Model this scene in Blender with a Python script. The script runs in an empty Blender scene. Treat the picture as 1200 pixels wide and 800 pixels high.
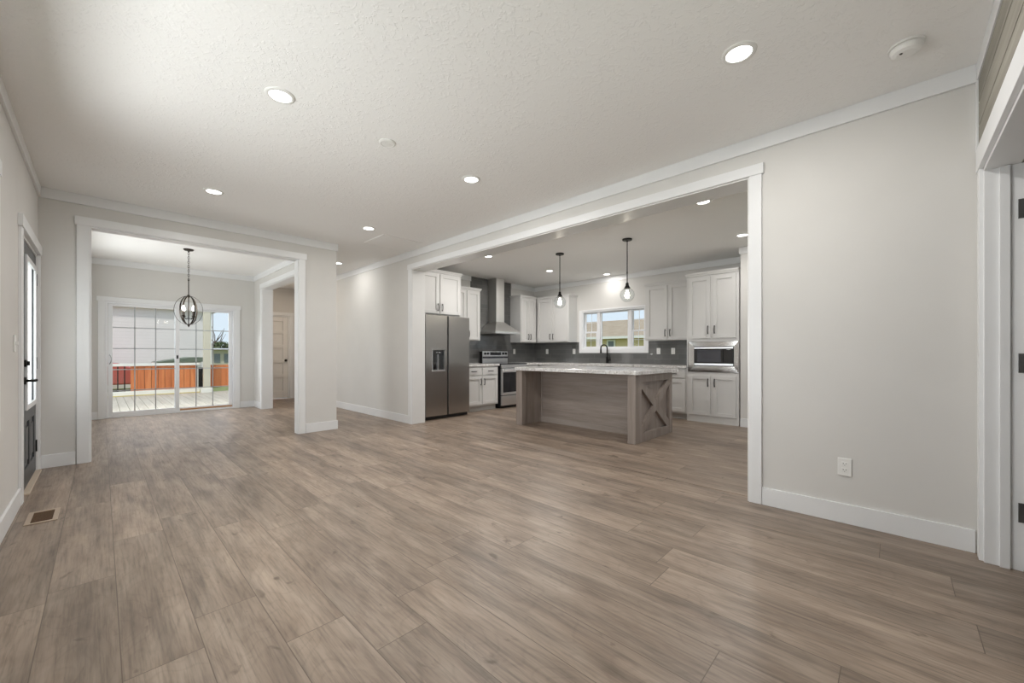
import bpy, bmesh, math, random
from mathutils import Vector, Matrix
random.seed(7)
scene = bpy.context.scene
C = scene.collection
PI = math.pi

# ------------------------------------------------------------------ camera, sky, sun, exposure
cam_d = bpy.data.cameras.new('camera')
cam = bpy.data.objects.new('camera', cam_d)
C.objects.link(cam)
cam.location = (0, 0, 1.12)
cam.rotation_euler = (PI / 2, 0, math.radians(-45.95))
cam_d.sensor_width = 36.0
cam_d.lens = 465.5 / 1200 * 36.0
cam_d.shift_y = 14 / 1200
cam_d.clip_start = 0.02
scene.camera = cam

scene.view_settings.view_transform = 'Standard'
scene.view_settings.look = 'None'
scene.view_settings.exposure = 0.07
scene.view_settings.gamma = 1.0
scene.view_settings.use_curve_mapping = False
scene.cycles.max_bounces = 10
scene.cycles.diffuse_bounces = 7
scene.cycles.glossy_bounces = 5
scene.cycles.transmission_bounces = 8
scene.cycles.sample_clamp_indirect = 6.0
scene.cycles.caustics_reflective = False
scene.cycles.caustics_refractive = False

world = bpy.data.worlds.new('sky')
scene.world = world
world.use_nodes = True
wt = world.node_tree
for n in list(wt.nodes):
    wt.nodes.remove(n)
w_out = wt.nodes.new('ShaderNodeOutputWorld')
w_bg = wt.nodes.new('ShaderNodeBackground')
w_tc = wt.nodes.new('ShaderNodeTexCoord')
w_sep = wt.nodes.new('ShaderNodeSeparateXYZ')
w_ramp = wt.nodes.new('ShaderNodeValToRGB')
wt.links.new(w_tc.outputs['Generated'], w_sep.inputs[0])
wt.links.new(w_sep.outputs['Z'], w_ramp.inputs['Fac'])
wt.links.new(w_ramp.outputs['Color'], w_bg.inputs['Color'])
wt.links.new(w_bg.outputs[0], w_out.inputs['Surface'])
w_ramp.color_ramp.elements[0].position = 0.0
w_ramp.color_ramp.elements[0].color = (0.78, 0.90, 1.0, 1)
w_ramp.color_ramp.elements[1].position = 0.6
w_ramp.color_ramp.elements[1].color = (0.70, 0.81, 1.0, 1)
SKY_STRENGTH = 0.98
w_bg.inputs['Strength'].default_value = SKY_STRENGTH

SUN_STRENGTH = 2.3
sun_d = bpy.data.lights.new('sun', 'SUN')
sun_d.energy = SUN_STRENGTH
sun_d.angle = math.radians(3)
sun_d.color = (1.0, 0.96, 0.9)
sun = bpy.data.objects.new('sun', sun_d)
C.objects.link(sun)
sun.rotation_euler = Vector((0.50, 0.42, -1.0)).to_track_quat('-Z', 'Y').to_euler()

DAY_LIVING = 92.0       # daylight by the unseen living-room window beside the camera
FILL_END = 10.0  # fill outside an end window added behind the camera
DAY_DOOR = 7.0         # by the glass of the front door
FILL_DINING = 85.0       # fill outside a side window added to the dining room
FILL_PATIO = 115.0        # area light added above the patio door to brighten the dining floor
FILL_KITCHEN = 4.0      # fill outside an end window added to the kitchen
LAMP_LIVING = 15.0       # each recessed lamp
LAMP_KITCHEN = 24.0
LAMP_HALL = 7.0

def area_light(name, loc, direction, sx, sy, power, color=(1, 1, 1), shape='RECTANGLE'):
    d = bpy.data.lights.new(name, 'AREA')
    d.energy = power
    d.color = color
    d.shape = shape
    d.size = sx
    if shape in ('RECTANGLE', 'ELLIPSE'):
        d.size_y = sy
    o = bpy.data.objects.new(name, d)
    C.objects.link(o)
    o.location = loc
    o.rotation_euler = Vector(direction).to_track_quat('-Z', 'Y').to_euler()
    return o

# area lights added as daylight: at unseen windows, front door glass, above patio door
DAYLIGHT = (0.985, 0.99, 1.0)
area_light('added_daylight', (-0.95, 2.50, 1.05), (1, 0, -0.05), 2.6, 1.2, DAY_LIVING, DAYLIGHT)
area_light('added_daylight', (0.80, -0.95, 0.85), (0, 1, 0.5), 2.2, 1.1, FILL_END, DAYLIGHT)
area_light('added_daylight', (-0.95, 7.90, 1.0), (1, 0, 0.05), 2.0, 1.2, FILL_DINING, DAYLIGHT)
area_light('added_daylight', (5.20, -0.95, 0.85), (0, 1, 0.5), 2.2, 1.1, FILL_KITCHEN, DAYLIGHT)
area_light('added_daylight', (0.98, 10.65, 2.75), (0, -1, -0.85), 2.0, 0.8, FILL_PATIO, DAYLIGHT)
area_light('added_daylight', (-0.62, 5.40, 1.30), (1, 0, 0), 0.7, 1.3, DAY_DOOR, DAYLIGHT)

# ------------------------------------------------------------------ materials
MATS = {}
def new_mat(name):
    m = bpy.data.materials.new(name)
    m.use_nodes = True
    t = m.node_tree
    b = t.nodes['Principled BSDF']
    MATS[name] = m
    return m, t, b

class G:
    """small node-graph helper"""
    def __init__(s, t): s.t = t
    def val(s, sock, v):
        if hasattr(v, 'is_linked') or isinstance(v, bpy.types.NodeSocket): s.t.links.new(v, sock)
        else: sock.default_value = v
    def math(s, op, a, b=0.0, c=0.0):
        n = s.t.nodes.new('ShaderNodeMath'); n.operation = op
        s.val(n.inputs[0], a); s.val(n.inputs[1], b); s.val(n.inputs[2], c)
        return n.outputs[0]
    def xyz(s, v):
        n = s.t.nodes.new('ShaderNodeSeparateXYZ'); s.t.links.new(v, n.inputs[0])
        return n.outputs
    def comb(s, x, y, z):
        n = s.t.nodes.new('ShaderNodeCombineXYZ')
        s.val(n.inputs[0], x); s.val(n.inputs[1], y); s.val(n.inputs[2], z)
        return n.outputs[0]
    def pos(s):
        n = s.t.nodes.new('ShaderNodeNewGeometry'); return n.outputs['Position']
    def noise(s, vec, scale=5, detail=2, rough=0.5, dist=0.0):
        n = s.t.nodes.new('ShaderNodeTexNoise')
        s.t.links.new(vec, n.inputs['Vector'])
        n.inputs['Scale'].default_value = scale; n.inputs['Detail'].default_value = detail
        n.inputs['Roughness'].default_value = rough; n.inputs['Distortion'].default_value = dist
        return n.outputs['Fac']
    def white(s, vec):
        n = s.t.nodes.new('ShaderNodeTexWhiteNoise'); n.noise_dimensions = '3D'
        s.t.links.new(vec, n.inputs['Vector'])
        return n.outputs['Value']
    def ramp(s, fac, stops, interp='LINEAR'):
        n = s.t.nodes.new('ShaderNodeValToRGB'); n.color_ramp.interpolation = interp
        cr = n.color_ramp
        while len(cr.elements) < len(stops): cr.elements.new(0.5)
        for e, (p, c) in zip(cr.elements, stops):
            e.position = p; e.color = (c[0], c[1], c[2], 1) if not isinstance(c, (int, float)) else (c, c, c, 1)
        s.t.links.new(fac, n.inputs[0])
        return n.outputs[0]
    def mix(s, fac, a, b, mode='MIX'):
        n = s.t.nodes.new('ShaderNodeMix'); n.data_type = 'RGBA'; n.blend_type = mode
        s.val(n.inputs[0], fac)
        for sock, v in ((n.inputs[6], a), (n.inputs[7], b)):
            if isinstance(v, tuple): sock.default_value = (*v[:3], 1)
            else: s.val(sock, v)
        return n.outputs[2]
    def bump(s, height, strength=0.3, dist=0.01):
        n = s.t.nodes.new('ShaderNodeBump')
        n.inputs['Strength'].default_value = strength; n.inputs['Distance'].default_value = dist
        s.t.links.new(height, n.inputs['Height'])
        return n.outputs[0]

def plain(name, col, rough=0.5, metal=0.0, bump=None, spec=0.5, coat=0.0):
    m, t, b = new_mat(name)
    g = G(t)
    b.inputs['Base Color'].default_value = (*col, 1)
    b.inputs['Roughness'].default_value = rough
    b.inputs['Metallic'].default_value = metal
    b.inputs['Specular IOR Level'].default_value = spec
    if coat: b.inputs['Coat Weight'].default_value = coat
    n = g.noise(g.pos(), 3.0, 3)
    t.links.new(g.mix(1.0, (*col,), g.ramp(n, [(0.3, 0.97), (0.7, 1.0)]), 'MULTIPLY'), b.inputs['Base Color'])
    if bump:
        t.links.new(g.bump(g.noise(g.pos(), bump[0], 3), bump[1], 0.003), b.inputs['Normal'])
    return m

plain('wall_paint', (0.68, 0.67, 0.65), 0.75, bump=(180, 0.08), spec=0.3)
plain('trim_paint', (0.80, 0.81, 0.82), 0.38)
plain('gloss_trim', (0.74, 0.74, 0.735), 0.24)
plain('cabinet_paint', (0.65, 0.645, 0.635), 0.42)
plain('toe_kick', (0.55, 0.54, 0.52), 0.6)
plain('black_metal', (0.018, 0.017, 0.016), 0.38, 0.6)
plain('pull_metal', (0.045, 0.042, 0.04), 0.35, 0.8)
plain('bronze_metal', (0.05, 0.042, 0.036), 0.4, 0.8)
plain('black_plastic', (0.012, 0.012, 0.013), 0.35)
plain('dark_glass', (0.012, 0.012, 0.014), 0.06, coat=0.5)
plain('oven_glass', (0.010, 0.010, 0.013), 0.08)
plain('screen_glass', (0.055, 0.055, 0.065), 0.15)
plain('white_plastic', (0.82, 0.82, 0.80), 0.4)
plain('slot_dark', (0.06, 0.055, 0.05), 0.6)
plain('vinyl_white', (0.80, 0.81, 0.83), 0.35)
plain('grid_grey', (0.42, 0.43, 0.44), 0.45)
plain('charcoal_door', (0.055, 0.06, 0.066), 0.38)
plain('door_white', (0.76, 0.75, 0.73), 0.45)
plain('hinge_metal', (0.20, 0.20, 0.20), 0.35, 0.9)
plain('nickel', (0.45, 0.43, 0.40), 0.3, 1.0)
plain('chrome', (0.72, 0.71, 0.70), 0.10, 1.0)
plain('hood_steel', (0.72, 0.71, 0.69), 0.40, 1.0)
plain('vent_metal', (0.50, 0.40, 0.31), 0.35, 0.3)
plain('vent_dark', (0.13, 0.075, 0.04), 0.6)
plain('threshold_wood', (0.62, 0.52, 0.42), 0.5)
plain('track_bar_wood', (0.36, 0.19, 0.08), 0.55)
plain('sink_black', (0.02, 0.02, 0.022), 0.4)
plain('concrete', (0.55, 0.54, 0.5), 0.8)
plain('candle_sleeve', (0.10, 0.085, 0.075), 0.5)
plain('car_paint', (0.50, 0.11, 0.085), 0.2, coat=1.0)
plain('rubber', (0.015, 0.015, 0.015), 0.8)
plain('bark', (0.10, 0.075, 0.055), 0.9)
plain('post_cream', (0.62, 0.585, 0.47), 0.6)
plain('cream_trim', (0.82, 0.82, 0.76), 0.5)
plain('window_dark', (0.20, 0.23, 0.24), 0.1)
plain('shed_roof', (0.17, 0.20, 0.15), 0.8)
plain('eave_grey', (0.62, 0.63, 0.62), 0.6)
plain('straw', (0.60, 0.50, 0.22), 0.8)

def emis(name, col, strength):
    m, t, b = new_mat(name)
    b.inputs['Base Color'].default_value = (*col, 1)
    b.inputs['Emission Color'].default_value = (*col, 1)
    b.inputs['Emission Strength'].default_value = strength
    return m
emis('lamp_diffuser', (1.0, 0.98, 0.95), 6.0)
emis('bulb_glow', (1.0, 0.90, 0.74), 16.0)
emis('display_glow', (0.10, 0.02, 0.015), 0.4)

def glass(name, rough=0.0, col=(1, 1, 1)):
    m, t, b = new_mat(name)
    b.inputs['Base Color'].default_value = (*col, 1)
    b.inputs['Roughness'].default_value = rough
    b.inputs['Transmission Weight'].default_value = 1.0
    b.inputs['IOR'].default_value = 1.45
    return m
def pane_glass(name, edge=0.30):
    m, t, b = new_mat(name)
    t.nodes.remove(b)
    out = t.nodes['Material Output']
    tr = t.nodes.new('ShaderNodeBsdfTransparent'); tr.inputs[0].default_value = (0.96, 0.97, 0.97, 1)
    gl = t.nodes.new('ShaderNodeBsdfGlossy'); gl.inputs['Roughness'].default_value = 0.0
    lw = t.nodes.new('ShaderNodeLayerWeight'); lw.inputs[0].default_value = 0.5
    g = G(t)
    fac = g.math('ADD', 0.007, g.math('MULTIPLY', g.math('POWER', lw.outputs['Facing'], 4.0), edge))
    mx = t.nodes.new('ShaderNodeMixShader')
    t.links.new(fac, mx.inputs[0]); t.links.new(tr.outputs[0], mx.inputs[1]); t.links.new(gl.outputs[0], mx.inputs[2])
    t.links.new(mx.outputs[0], out.inputs['Surface'])
pane_glass('pane_glass')
pane_glass('globe_glass', 0.55)
def frosted(name):
    m, t, b = new_mat(name)
    t.nodes.remove(b)
    out = t.nodes['Material Output']
    tl = t.nodes.new('ShaderNodeBsdfTranslucent'); tl.inputs[0].default_value = (0.95, 0.96, 0.97, 1)
    tr = t.nodes.new('ShaderNodeBsdfTransparent'); tr.inputs[0].default_value = (0.95, 0.96, 0.97, 1)
    mx = t.nodes.new('ShaderNodeMixShader'); mx.inputs[0].default_value = 0.35
    t.links.new(tl.outputs[0], mx.inputs[1]); t.links.new(tr.outputs[0], mx.inputs[2])
    t.links.new(mx.outputs[0], out.inputs['Surface'])
frosted('frosted_glass')

# ceiling: sprayed knock-down texture
def ceiling_mat():
    m, t, b = new_mat('ceiling_texture')
    g = G(t)
    b.inputs['Roughness'].default_value = 0.85
    b.inputs['Specular IOR Level'].default_value = 0.25
    b.inputs['Base Color'].default_value = (0.885, 0.882, 0.872, 1)
    p = g.pos()
    h1 = g.math('MULTIPLY', g.ramp(g.noise(p, 24, 3, 0.6, 1.4), [(0.54, 0.0), (0.60, 1.0)]), g.ramp(g.noise(p, 3.5, 2), [(0.36, 0.25), (0.54, 1.0)]))
    h2 = g.noise(p, 120, 2)
    h = g.math('ADD', h1, g.math('MULTIPLY', h2, 0.25))
    t.links.new(g.bump(h, 0.34, 0.007), b.inputs['Normal'])
ceiling_mat()

# floor: wide greige oak planks running along +Y
def floor_mat():
    m, t, b = new_mat('oak_planks')
    g = G(t)
    X, Y, Z = g.xyz(g.pos())
    W, L = 0.224, 1.45
    rx = g.math('DIVIDE', g.math('ADD', X, 10.03), W)
    row = g.math('FLOOR', rx)
    fx = g.math('FRACT', rx)
    roff = g.white(g.comb(row, 3.7, 0.0))
    ry = g.math('ADD', g.math('DIVIDE', g.math('ADD', Y, 20.0), L), g.math('MULTIPLY', roff, 7.0))
    col = g.math('FLOOR', ry)
    fy = g.math('FRACT', ry)
    r1 = g.white(g.comb(row, col, 0.5))
    r2 = g.white(g.comb(row, col, 9.5))
    gx = g.math('ADD', X, g.math('MULTIPLY', r1, 37.0))
    gy = g.math('ADD', Y, g.math('MULTIPLY', r2, 53.0))
    # fine straight grain + cathedral figure + broad mottling
    wob = g.noise(g.comb(g.math('MULTIPLY', gx, 2.2), g.math('MULTIPLY', gy, 1.0), 0.0), 1.6, 2, 0.5)
    fine = g.noise(g.comb(g.math('MULTIPLY', gx, 1.0), g.math('MULTIPLY', gy, 0.045), r1), 95, 5, 0.65)
    fig_in = g.math('ADD', g.math('MULTIPLY', gx, 5.0), g.math('MULTIPLY', wob, 5.5))
    fig = g.math('FRACT', g.math('MULTIPLY', fig_in, 2.6))
    fig = g.math('ABSOLUTE', g.math('SUBTRACT', fig, 0.5))
    mott = g.noise(g.comb(g.math('MULTIPLY', gx, 2.6), g.math('MULTIPLY', gy, 0.75), 0.0), 2.6, 4, 0.6, 0.4)
    kn = g.noise(g.comb(g.math('MULTIPLY', gx, 2.0), gy, 0.0), 5.5, 3, 0.6, 0.5)
    knots = g.ramp(kn, [(0.645, 0.0), (0.74, 1.0)])
    streak = g.noise(g.comb(g.math('MULTIPLY', gx, 6.5), g.math('MULTIPLY', gy, 0.5), r2), 2.3, 4, 0.62, 0.3)
    base = g.ramp(mott, [(0.25, (0.185, 0.135, 0.100)), (0.48, (0.285, 0.218, 0.168)), (0.75, (0.375, 0.298, 0.236))])
    tone = g.ramp(r1, [(0.0, 0.80), (0.5, 0.98), (1.0, 1.14)])
    c = g.mix(1.0, base, tone, 'MULTIPLY')
    c = g.mix(1.0, c, g.ramp(fine, [(0.30, 0.66), (0.52, 1.0), (0.75, 1.10)]), 'MULTIPLY')
    c = g.mix(1.0, c, g.ramp(streak, [(0.32, 0.70), (0.5, 0.98), (0.68, 1.14)]), 'MULTIPLY')
    c = g.mix(0.55, c, g.ramp(fig, [(0.02, 0.84), (0.16, 1.0)]), 'MULTIPLY')
    c = g.mix(g.math('MULTIPLY', knots, 0.78), c, (0.085, 0.058, 0.04))
    # joints
    ex = g.math('MULTIPLY', g.math('MINIMUM', fx, g.math('SUBTRACT', 1.0, fx)), W)
    ey = g.math('MULTIPLY', g.math('MINIMUM', fy, g.math('SUBTRACT', 1.0, fy)), L)
    e = g.math('MINIMUM', ex, ey)
    joint = g.ramp(g.math('MULTIPLY', e, 100.0), [(0.09, 0.0), (0.20, 1.0)])
    c = g.mix(joint, (0.11, 0.08, 0.058), c)
    t.links.new(c, b.inputs['Base Color'])
    rgh = g.ramp(fine, [(0.3, 0.40), (0.7, 0.35)])
    t.links.new(rgh, b.inputs['Roughness'])
    b.inputs['Specular IOR Level'].default_value = 0.5
    h = g.math('ADD', g.math('MULTIPLY', joint, 1.0), g.math('MULTIPLY', fine, 0.12))
    t.links.new(g.bump(h, 0.12, 0.0012), b.inputs['Normal'])
floor_mat()

def wood(name, axis, c0, c1, c2, rough=0.5, scale=1.0):
    """straight grained wood; axis = grain direction 'x','y' or 'z' in world space"""
    m, t, b = new_mat(name)
    g = G(t)
    X, Y, Z = g.xyz(g.pos())
    k = {'x': (0.06, 1, 1), 'y': (1, 0.06, 1), 'z': (1, 1, 0.06)}[axis]
    v = g.comb(g.math('MULTIPLY', X, k[0]), g.math('MULTIPLY', Y, k[1]), g.math('MULTIPLY', Z, k[2]))
    n = g.noise(v, 38 * scale, 5, 0.65, 0.3)
    n2 = g.noise(v, 7 * scale, 3, 0.5, 0.6)
    f = g.math('ADD', g.math('MULTIPLY', n, 0.5), g.math('MULTIPLY', n2, 0.5))
    t.links.new(g.ramp(f, [(0.34, c0), (0.5, c1), (0.64, c2)]), b.inputs['Base Color'])
    b.inputs['Roughness'].default_value = rough
    t.links.new(g.bump(n, 0.12, 0.002), b.inputs['Normal'])
    return m
ISL = ((0.225, 0.186, 0.160), (0.295, 0.250, 0.221), (0.350, 0.304, 0.273))
wood('island_wood_v', 'z', *ISL)
wood('island_wood_h', 'y', *ISL)
wood('island_wood_d', 'x', *ISL)
wood('barn_wood', 'x', (0.17, 0.155, 0.128), (0.26, 0.245, 0.208), (0.34, 0.32, 0.275), 0.7, 0.7)
wood('cedar', 'z', (0.46, 0.13, 0.04), (0.62, 0.20, 0.065), (0.70, 0.27, 0.10), 0.6)
wood('deck_wood', 'y', (0.39, 0.355, 0.285), (0.46, 0.425, 0.35), (0.52, 0.485, 0.41), 0.7)

def tile_mat():
    m, t, b = new_mat('dark_tile')
    g = G(t)
    X, Y, Z = g.xyz(g.pos())
    u = g.math('ADD', X, Y)
    W, H = 0.30, 0.0985
    rz = g.math('DIVIDE', g.math('SUBTRACT', Z, 0.912), H)
    row = g.math('FLOOR', rz); fz = g.math('FRACT', rz)
    ru = g.math('ADD', g.math('DIVIDE', u, W), g.math('MULTIPLY', g.math('MODULO', g.math('ADD', row, 40.0), 2.0), 0.5))
    col = g.math('FLOOR', ru); fu = g.math('FRACT', ru)
    eu = g.math('MULTIPLY', g.math('MINIMUM', fu, g.math('SUBTRACT', 1.0, fu)), W)
    ez = g.math('MULTIPLY', g.math('MINIMUM', fz, g.math('SUBTRACT', 1.0, fz)), H)
    e = g.math('MULTIPLY', g.math('MINIMUM', eu, ez), 100.0)
    j = g.ramp(e, [(0.08, 0.0), (0.16, 1.0)])
    r = g.white(g.comb(row, col, 0.0))
    tile = g.ramp(r, [(0.0, (0.105, 0.106, 0.104)), (1.0, (0.135, 0.135, 0.131))])
    t.links.new(g.mix(j, (0.17, 0.168, 0.16), tile), b.inputs['Base Color'])
    t.links.new(g.ramp(j, [(0.0, 0.7), (1.0, 0.10)]), b.inputs['Roughness'])
    wav = g.noise(g.pos(), 9, 2)
    h = g.math('ADD', g.ramp(e, [(0.08, 0.0), (0.40, 1.0)]), g.math('MULTIPLY', wav, 1.6))
    t.links.new(g.bump(h, 0.35, 0.003), b.inputs['Normal'])
tile_mat()

def stone_mat():
    m, t, b = new_mat('marbled_laminate')
    g = G(t)
    p = g.pos()
    big = g.noise(p, 2.2, 5, 0.6, 1.5)
    vein = g.noise(p, 5.5, 6, 0.62, 2.2)
    v = g.ramp(g.math('ABSOLUTE', g.math('SUBTRACT', vein, 0.5)), [(0.0, 0.0), (0.035, 1.0)])
    base = g.ramp(big, [(0.3, (0.62, 0.61, 0.595)), (0.5, (0.74, 0.73, 0.72)), (0.7, (0.80, 0.79, 0.78))])
    c = g.mix(v, (0.42, 0.395, 0.375), base)
    sp = g.ramp(g.noise(p, 60, 3), [(0.60, 0.0), (0.72, 1.0)])
    c = g.mix(g.math('MULTIPLY', sp, 0.5), c, (0.28, 0.25, 0.23))
    t.links.new(c, b.inputs['Base Color'])
    b.inputs['Roughness'].default_value = 0.16
stone_mat()

def steel_mat(name, col, axis, rough=0.30):
    m, t, b = new_mat(name)
    g = G(t)
    b.inputs['Base Color'].default_value = (*col, 1)
    b.inputs['Metallic'].default_value = 1.0
    b.inputs['Roughness'].default_value = rough
    b.inputs['Anisotropic'].default_value = 0.5
steel_mat('fridge_steel', (0.47, 0.455, 0.44), 'h', 0.27)
steel_mat('range_steel', (0.80, 0.80, 0.81), 'h', 0.33)

def siding_mat(name, col, step=0.11):
    m, t, b = new_mat(name)
    g = G(t)
    X, Y, Z = g.xyz(g.pos())
    f = g.math('FRACT', g.math('DIVIDE', Z, step))
    t.links.new(g.mix(1.0, (*col,), g.ramp(g.noise(g.pos(), 1.5, 2), [(0.3, 0.96), (0.7, 1.0)]), 'MULTIPLY'), b.inputs['Base Color'])
    b.inputs['Roughness'].default_value = 0.6
    t.links.new(g.bump(g.math('SUBTRACT', 1.0, f), 0.4, 0.012), b.inputs['Normal'])
siding_mat('white_siding', (0.80, 0.765, 0.73))
siding_mat('olive_siding', (0.74, 0.62, 0.34), 0.13)

def noisy(name, c0, c1, scale, rough=0.9):
    m, t, b = new_mat(name)
    g = G(t)
    t.links.new(g.ramp(g.noise(g.pos(), scale, 4, 0.65), [(0.35, c0), (0.65, c1)]), b.inputs['Base Color'])
    b.inputs['Roughness'].default_value = rough
noisy('lawn_grass', (0.14, 0.18, 0.05), (0.28, 0.31, 0.12), 9)
noisy('shingles', (0.33, 0.265, 0.185), (0.39, 0.32, 0.23), 2)
noisy('leaf_green', (0.05, 0.075, 0.03), (0.16, 0.19, 0.09), 6)
noisy('doormat', (0.10, 0.09, 0.08), (0.30, 0.28, 0.26), 60)

# ------------------------------------------------------------------ mesh helpers
def BM(): return bmesh.new()

def bx(bm, x0, x1, y0, y1, z0, z1):
    x0, x1 = sorted((x0, x1)); y0, y1 = sorted((y0, y1)); z0, z1 = sorted((z0, z1))
    v = [bm.verts.new(c) for c in ((x0, y0, z0), (x1, y0, z0), (x1, y1, z0), (x0, y1, z0),
                                   (x0, y0, z1), (x1, y0, z1), (x1, y1, z1), (x0, y1, z1))]
    for f in ((3, 2, 1, 0), (4, 5, 6, 7), (0, 1, 5, 4), (1, 2, 6, 5), (2, 3, 7, 6), (3, 0, 4, 7)):
        bm.faces.new([v[i] for i in f])
    return v

def tube(bm, pts, r, n=8, closed=False, rs=None):
    pts = [Vector(p) for p in pts]
    rings = []
    N = len(pts)
    prev = None
    for i, p in enumerate(pts):
        if closed: d = pts[(i + 1) % N] - pts[i - 1]
        else: d = pts[min(i + 1, N - 1)] - pts[max(i - 1, 0)]
        d.normalize()
        if prev is None:
            a = Vector((0, 0, 1)) if abs(d.z) < 0.9 else Vector((1, 0, 0))
            u = d.cross(a).normalized()
        else:
            u = (prev - d * prev.dot(d)).normalized()
        prev = u
        w = d.cross(u)
        rr = rs[i] if rs else r
        rings.append([bm.verts.new(p + (u * math.cos(2 * PI * k / n) + w * math.sin(2 * PI * k / n)) * rr) for k in range(n)])
    M = N if closed else N - 1
    for i in range(M):
        a, b = rings[i], rings[(i + 1) % N]
        for k in range(n):
            bm.faces.new((a[k], a[(k + 1) % n], b[(k + 1) % n], b[k]))
    if not closed:
        bm.faces.new(list(reversed(rings[0]))); bm.faces.new(rings[-1])

def lathe(bm, cx, cy, prof, n=32, cap=True):
    """prof: list of (r, z) from top to bottom or reverse"""
    rings = []
    for r, z in prof:
        if r < 1e-5: rings.append([bm.verts.new((cx, cy, z))])
        else: rings.append([bm.verts.new((cx + r * math.cos(2 * PI * k / n), cy + r * math.sin(2 * PI * k / n), z)) for k in range(n)])
    for a, b in zip(rings, rings[1:]):
        for k in range(n):
            k2 = (k + 1) % n
            if len(a) == 1 and len(b) == 1: continue
            if len(a) == 1: bm.faces.new((a[0], b[k2], b[k]))
            elif len(b) == 1: bm.faces.new((a[k], a[k2], b[0]))
            else: bm.faces.new((a[k], a[k2], b[k2], b[k]))
    if cap:
        if len(rings[0]) > 1: bm.faces.new(list(reversed(rings[0])))
        if len(rings[-1]) > 1: bm.faces.new(rings[-1])

def prism(bm, poly, fn, d0, d1):
    """poly in 2D, fn(a,b,d)->xyz, extruded d0..d1"""
    A = [bm.verts.new(fn(a, b, d0)) for a, b in poly]
    B = [bm.verts.new(fn(a, b, d1)) for a, b in poly]
    n = len(poly)
    bm.faces.new(A); bm.faces.new(list(reversed(B)))
    for i in range(n):
        bm.faces.new((A[i], B[i], B[(i + 1) % n], A[(i + 1) % n]))

def obj(name, bm, mat, parent=None, bev=0.0, smooth=False):
    bmesh.ops.recalc_face_normals(bm, faces=bm.faces)
    if parent is not None:
        off = Vector((0, 0, 0)); p = parent
        while p is not None:
            off += p.location; p = p.parent
        bmesh.ops.translate(bm, verts=bm.verts, vec=-off)
    me = bpy.data.meshes.new(name)
    bm.to_mesh(me); bm.free()
    if smooth:
        for p in me.polygons: p.use_smooth = True
    o = bpy.data.objects.new(name, me)
    C.objects.link(o)
    me.materials.append(MATS[mat])
    if parent is not None: o.parent = parent
    if bev > 0:
        md = o.modifiers.new('edge', 'BEVEL'); md.width = bev; md.segments = 2; md.limit_method = 'ANGLE'; md.angle_limit = math.radians(40)
    if smooth:
        md = o.modifiers.new('wn', 'WEIGHTED_NORMAL') if False else None
    return o

def box(name, dims, mat, parent=None, bev=0.0):
    bm = BM(); bx(bm, *dims); return obj(name, bm, mat, parent, bev)

def boxes(name, lst, mat, parent=None, bev=0.0):
    bm = BM()
    for d in lst: bx(bm, *d)
    return obj(name, bm, mat, parent, bev)

def thing(name, label, cat, loc, group=None):
    o = bpy.data.objects.new(name, None); C.objects.link(o)
    o.location = loc; o.empty_display_size = 0.1
    o['label'] = label; o['category'] = cat
    if group: o['group'] = group
    return o

def tag(o, label, cat, group=None, kind=None):
    o['label'] = label; o['category'] = cat
    if group: o['group'] = group
    if kind: o['kind'] = kind
    return o

def struct(o):
    o['kind'] = 'structure'; return o

def sroot(name, loc):
    o = bpy.data.objects.new(name, None); C.objects.link(o)
    o.location = loc; o['kind'] = 'structure'; return o

# ------------------------------------------------------------------ room shell
H = 2.74
XL, XK, XK2 = -0.425, 3.42, 3.65       # left wall, living/kitchen wall faces
YR, YD, YB = -0.34, 5.98, 9.75         # right wall, dining partition, patio wall
YS, XW = 6.43, 7.45                    # range wall, kitchen window wall
YH = 10.9                              # end of the hallway

struct(boxes('floor', [(XL - 0.15, 7.6, -0.46, YB + 0.15, -0.12, 0.0), (2.25, 7.6, YB + 0.15, YH + 0.12, -0.12, 0.0), (1.9, 3.7, -3.1, -0.46, -0.12, 0.0)], 'oak_planks'))
struct(boxes('ceiling', [(XL - 0.15, 7.6, -0.46, YB + 0.15, H, H + 0.14), (2.25, 7.6, YB + 0.15, YH + 0.12, H, H + 0.14), (1.9, 3.7, -3.1, -0.46, H, H + 0.14)], 'ceiling_texture'))

WIN2 = (1.35, 3.65, 0.75, 2.15)
struct(boxes('wall_left', [
    (XL - 0.15, XL, -0.46, WIN2[0], 0, H), (XL - 0.15, XL, WIN2[0], WIN2[1], 0, WIN2[2]), (XL - 0.15, XL, WIN2[0], WIN2[1], WIN2[3], H),
    (XL - 0.15, XL, WIN2[1], 4.735, 0, H), (XL - 0.15, XL, 4.735, 5.88, 2.06, H), (XL - 0.15, XL, 5.88, 7.0, 0, H), (XL - 0.15, XL, 7.0, 8.8, 0, 0.75), (XL - 0.15, XL, 7.0, 8.8, 2.15, H), (XL - 0.15, XL, 8.8, YB, 0, H)], 'wall_paint'))
DW0, DW1, DWZ = 2.17, 3.31, 2.12
struct(boxes('wall_right', [
    (XL - 0.15, -0.1, YR - 0.12, YR, 0, H), (-0.1, 1.7, YR - 0.12, YR, 0, 0.75), (-0.1, 1.7, YR - 0.12, YR, 2.15, H), (1.7, DW0, YR - 0.12, YR, 0, H), (DW0, DW1, YR - 0.12, YR, DWZ, H), (DW1, 4.2, YR - 0.12, YR, 0, H), (4.2, 6.2, YR - 0.12, YR, 0, 0.75), (4.2, 6.2, YR - 0.12, YR, 2.15, H), (6.2, 7.6, YR - 0.12, YR, 0, H)], 'wall_paint'))
OY0, OY1, OZ = 0.80, 5.51, 2.455
struct(boxes('wall_center', [
    (XK, XK2, YR, OY0, 0, H), (XK, XK2, OY0, OY1, OZ, H), (XK, XK2, OY1, YH, 0, H)], 'wall_paint'))
DX0, DX1, DZ = -0.084, 1.91, 2.43
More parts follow.
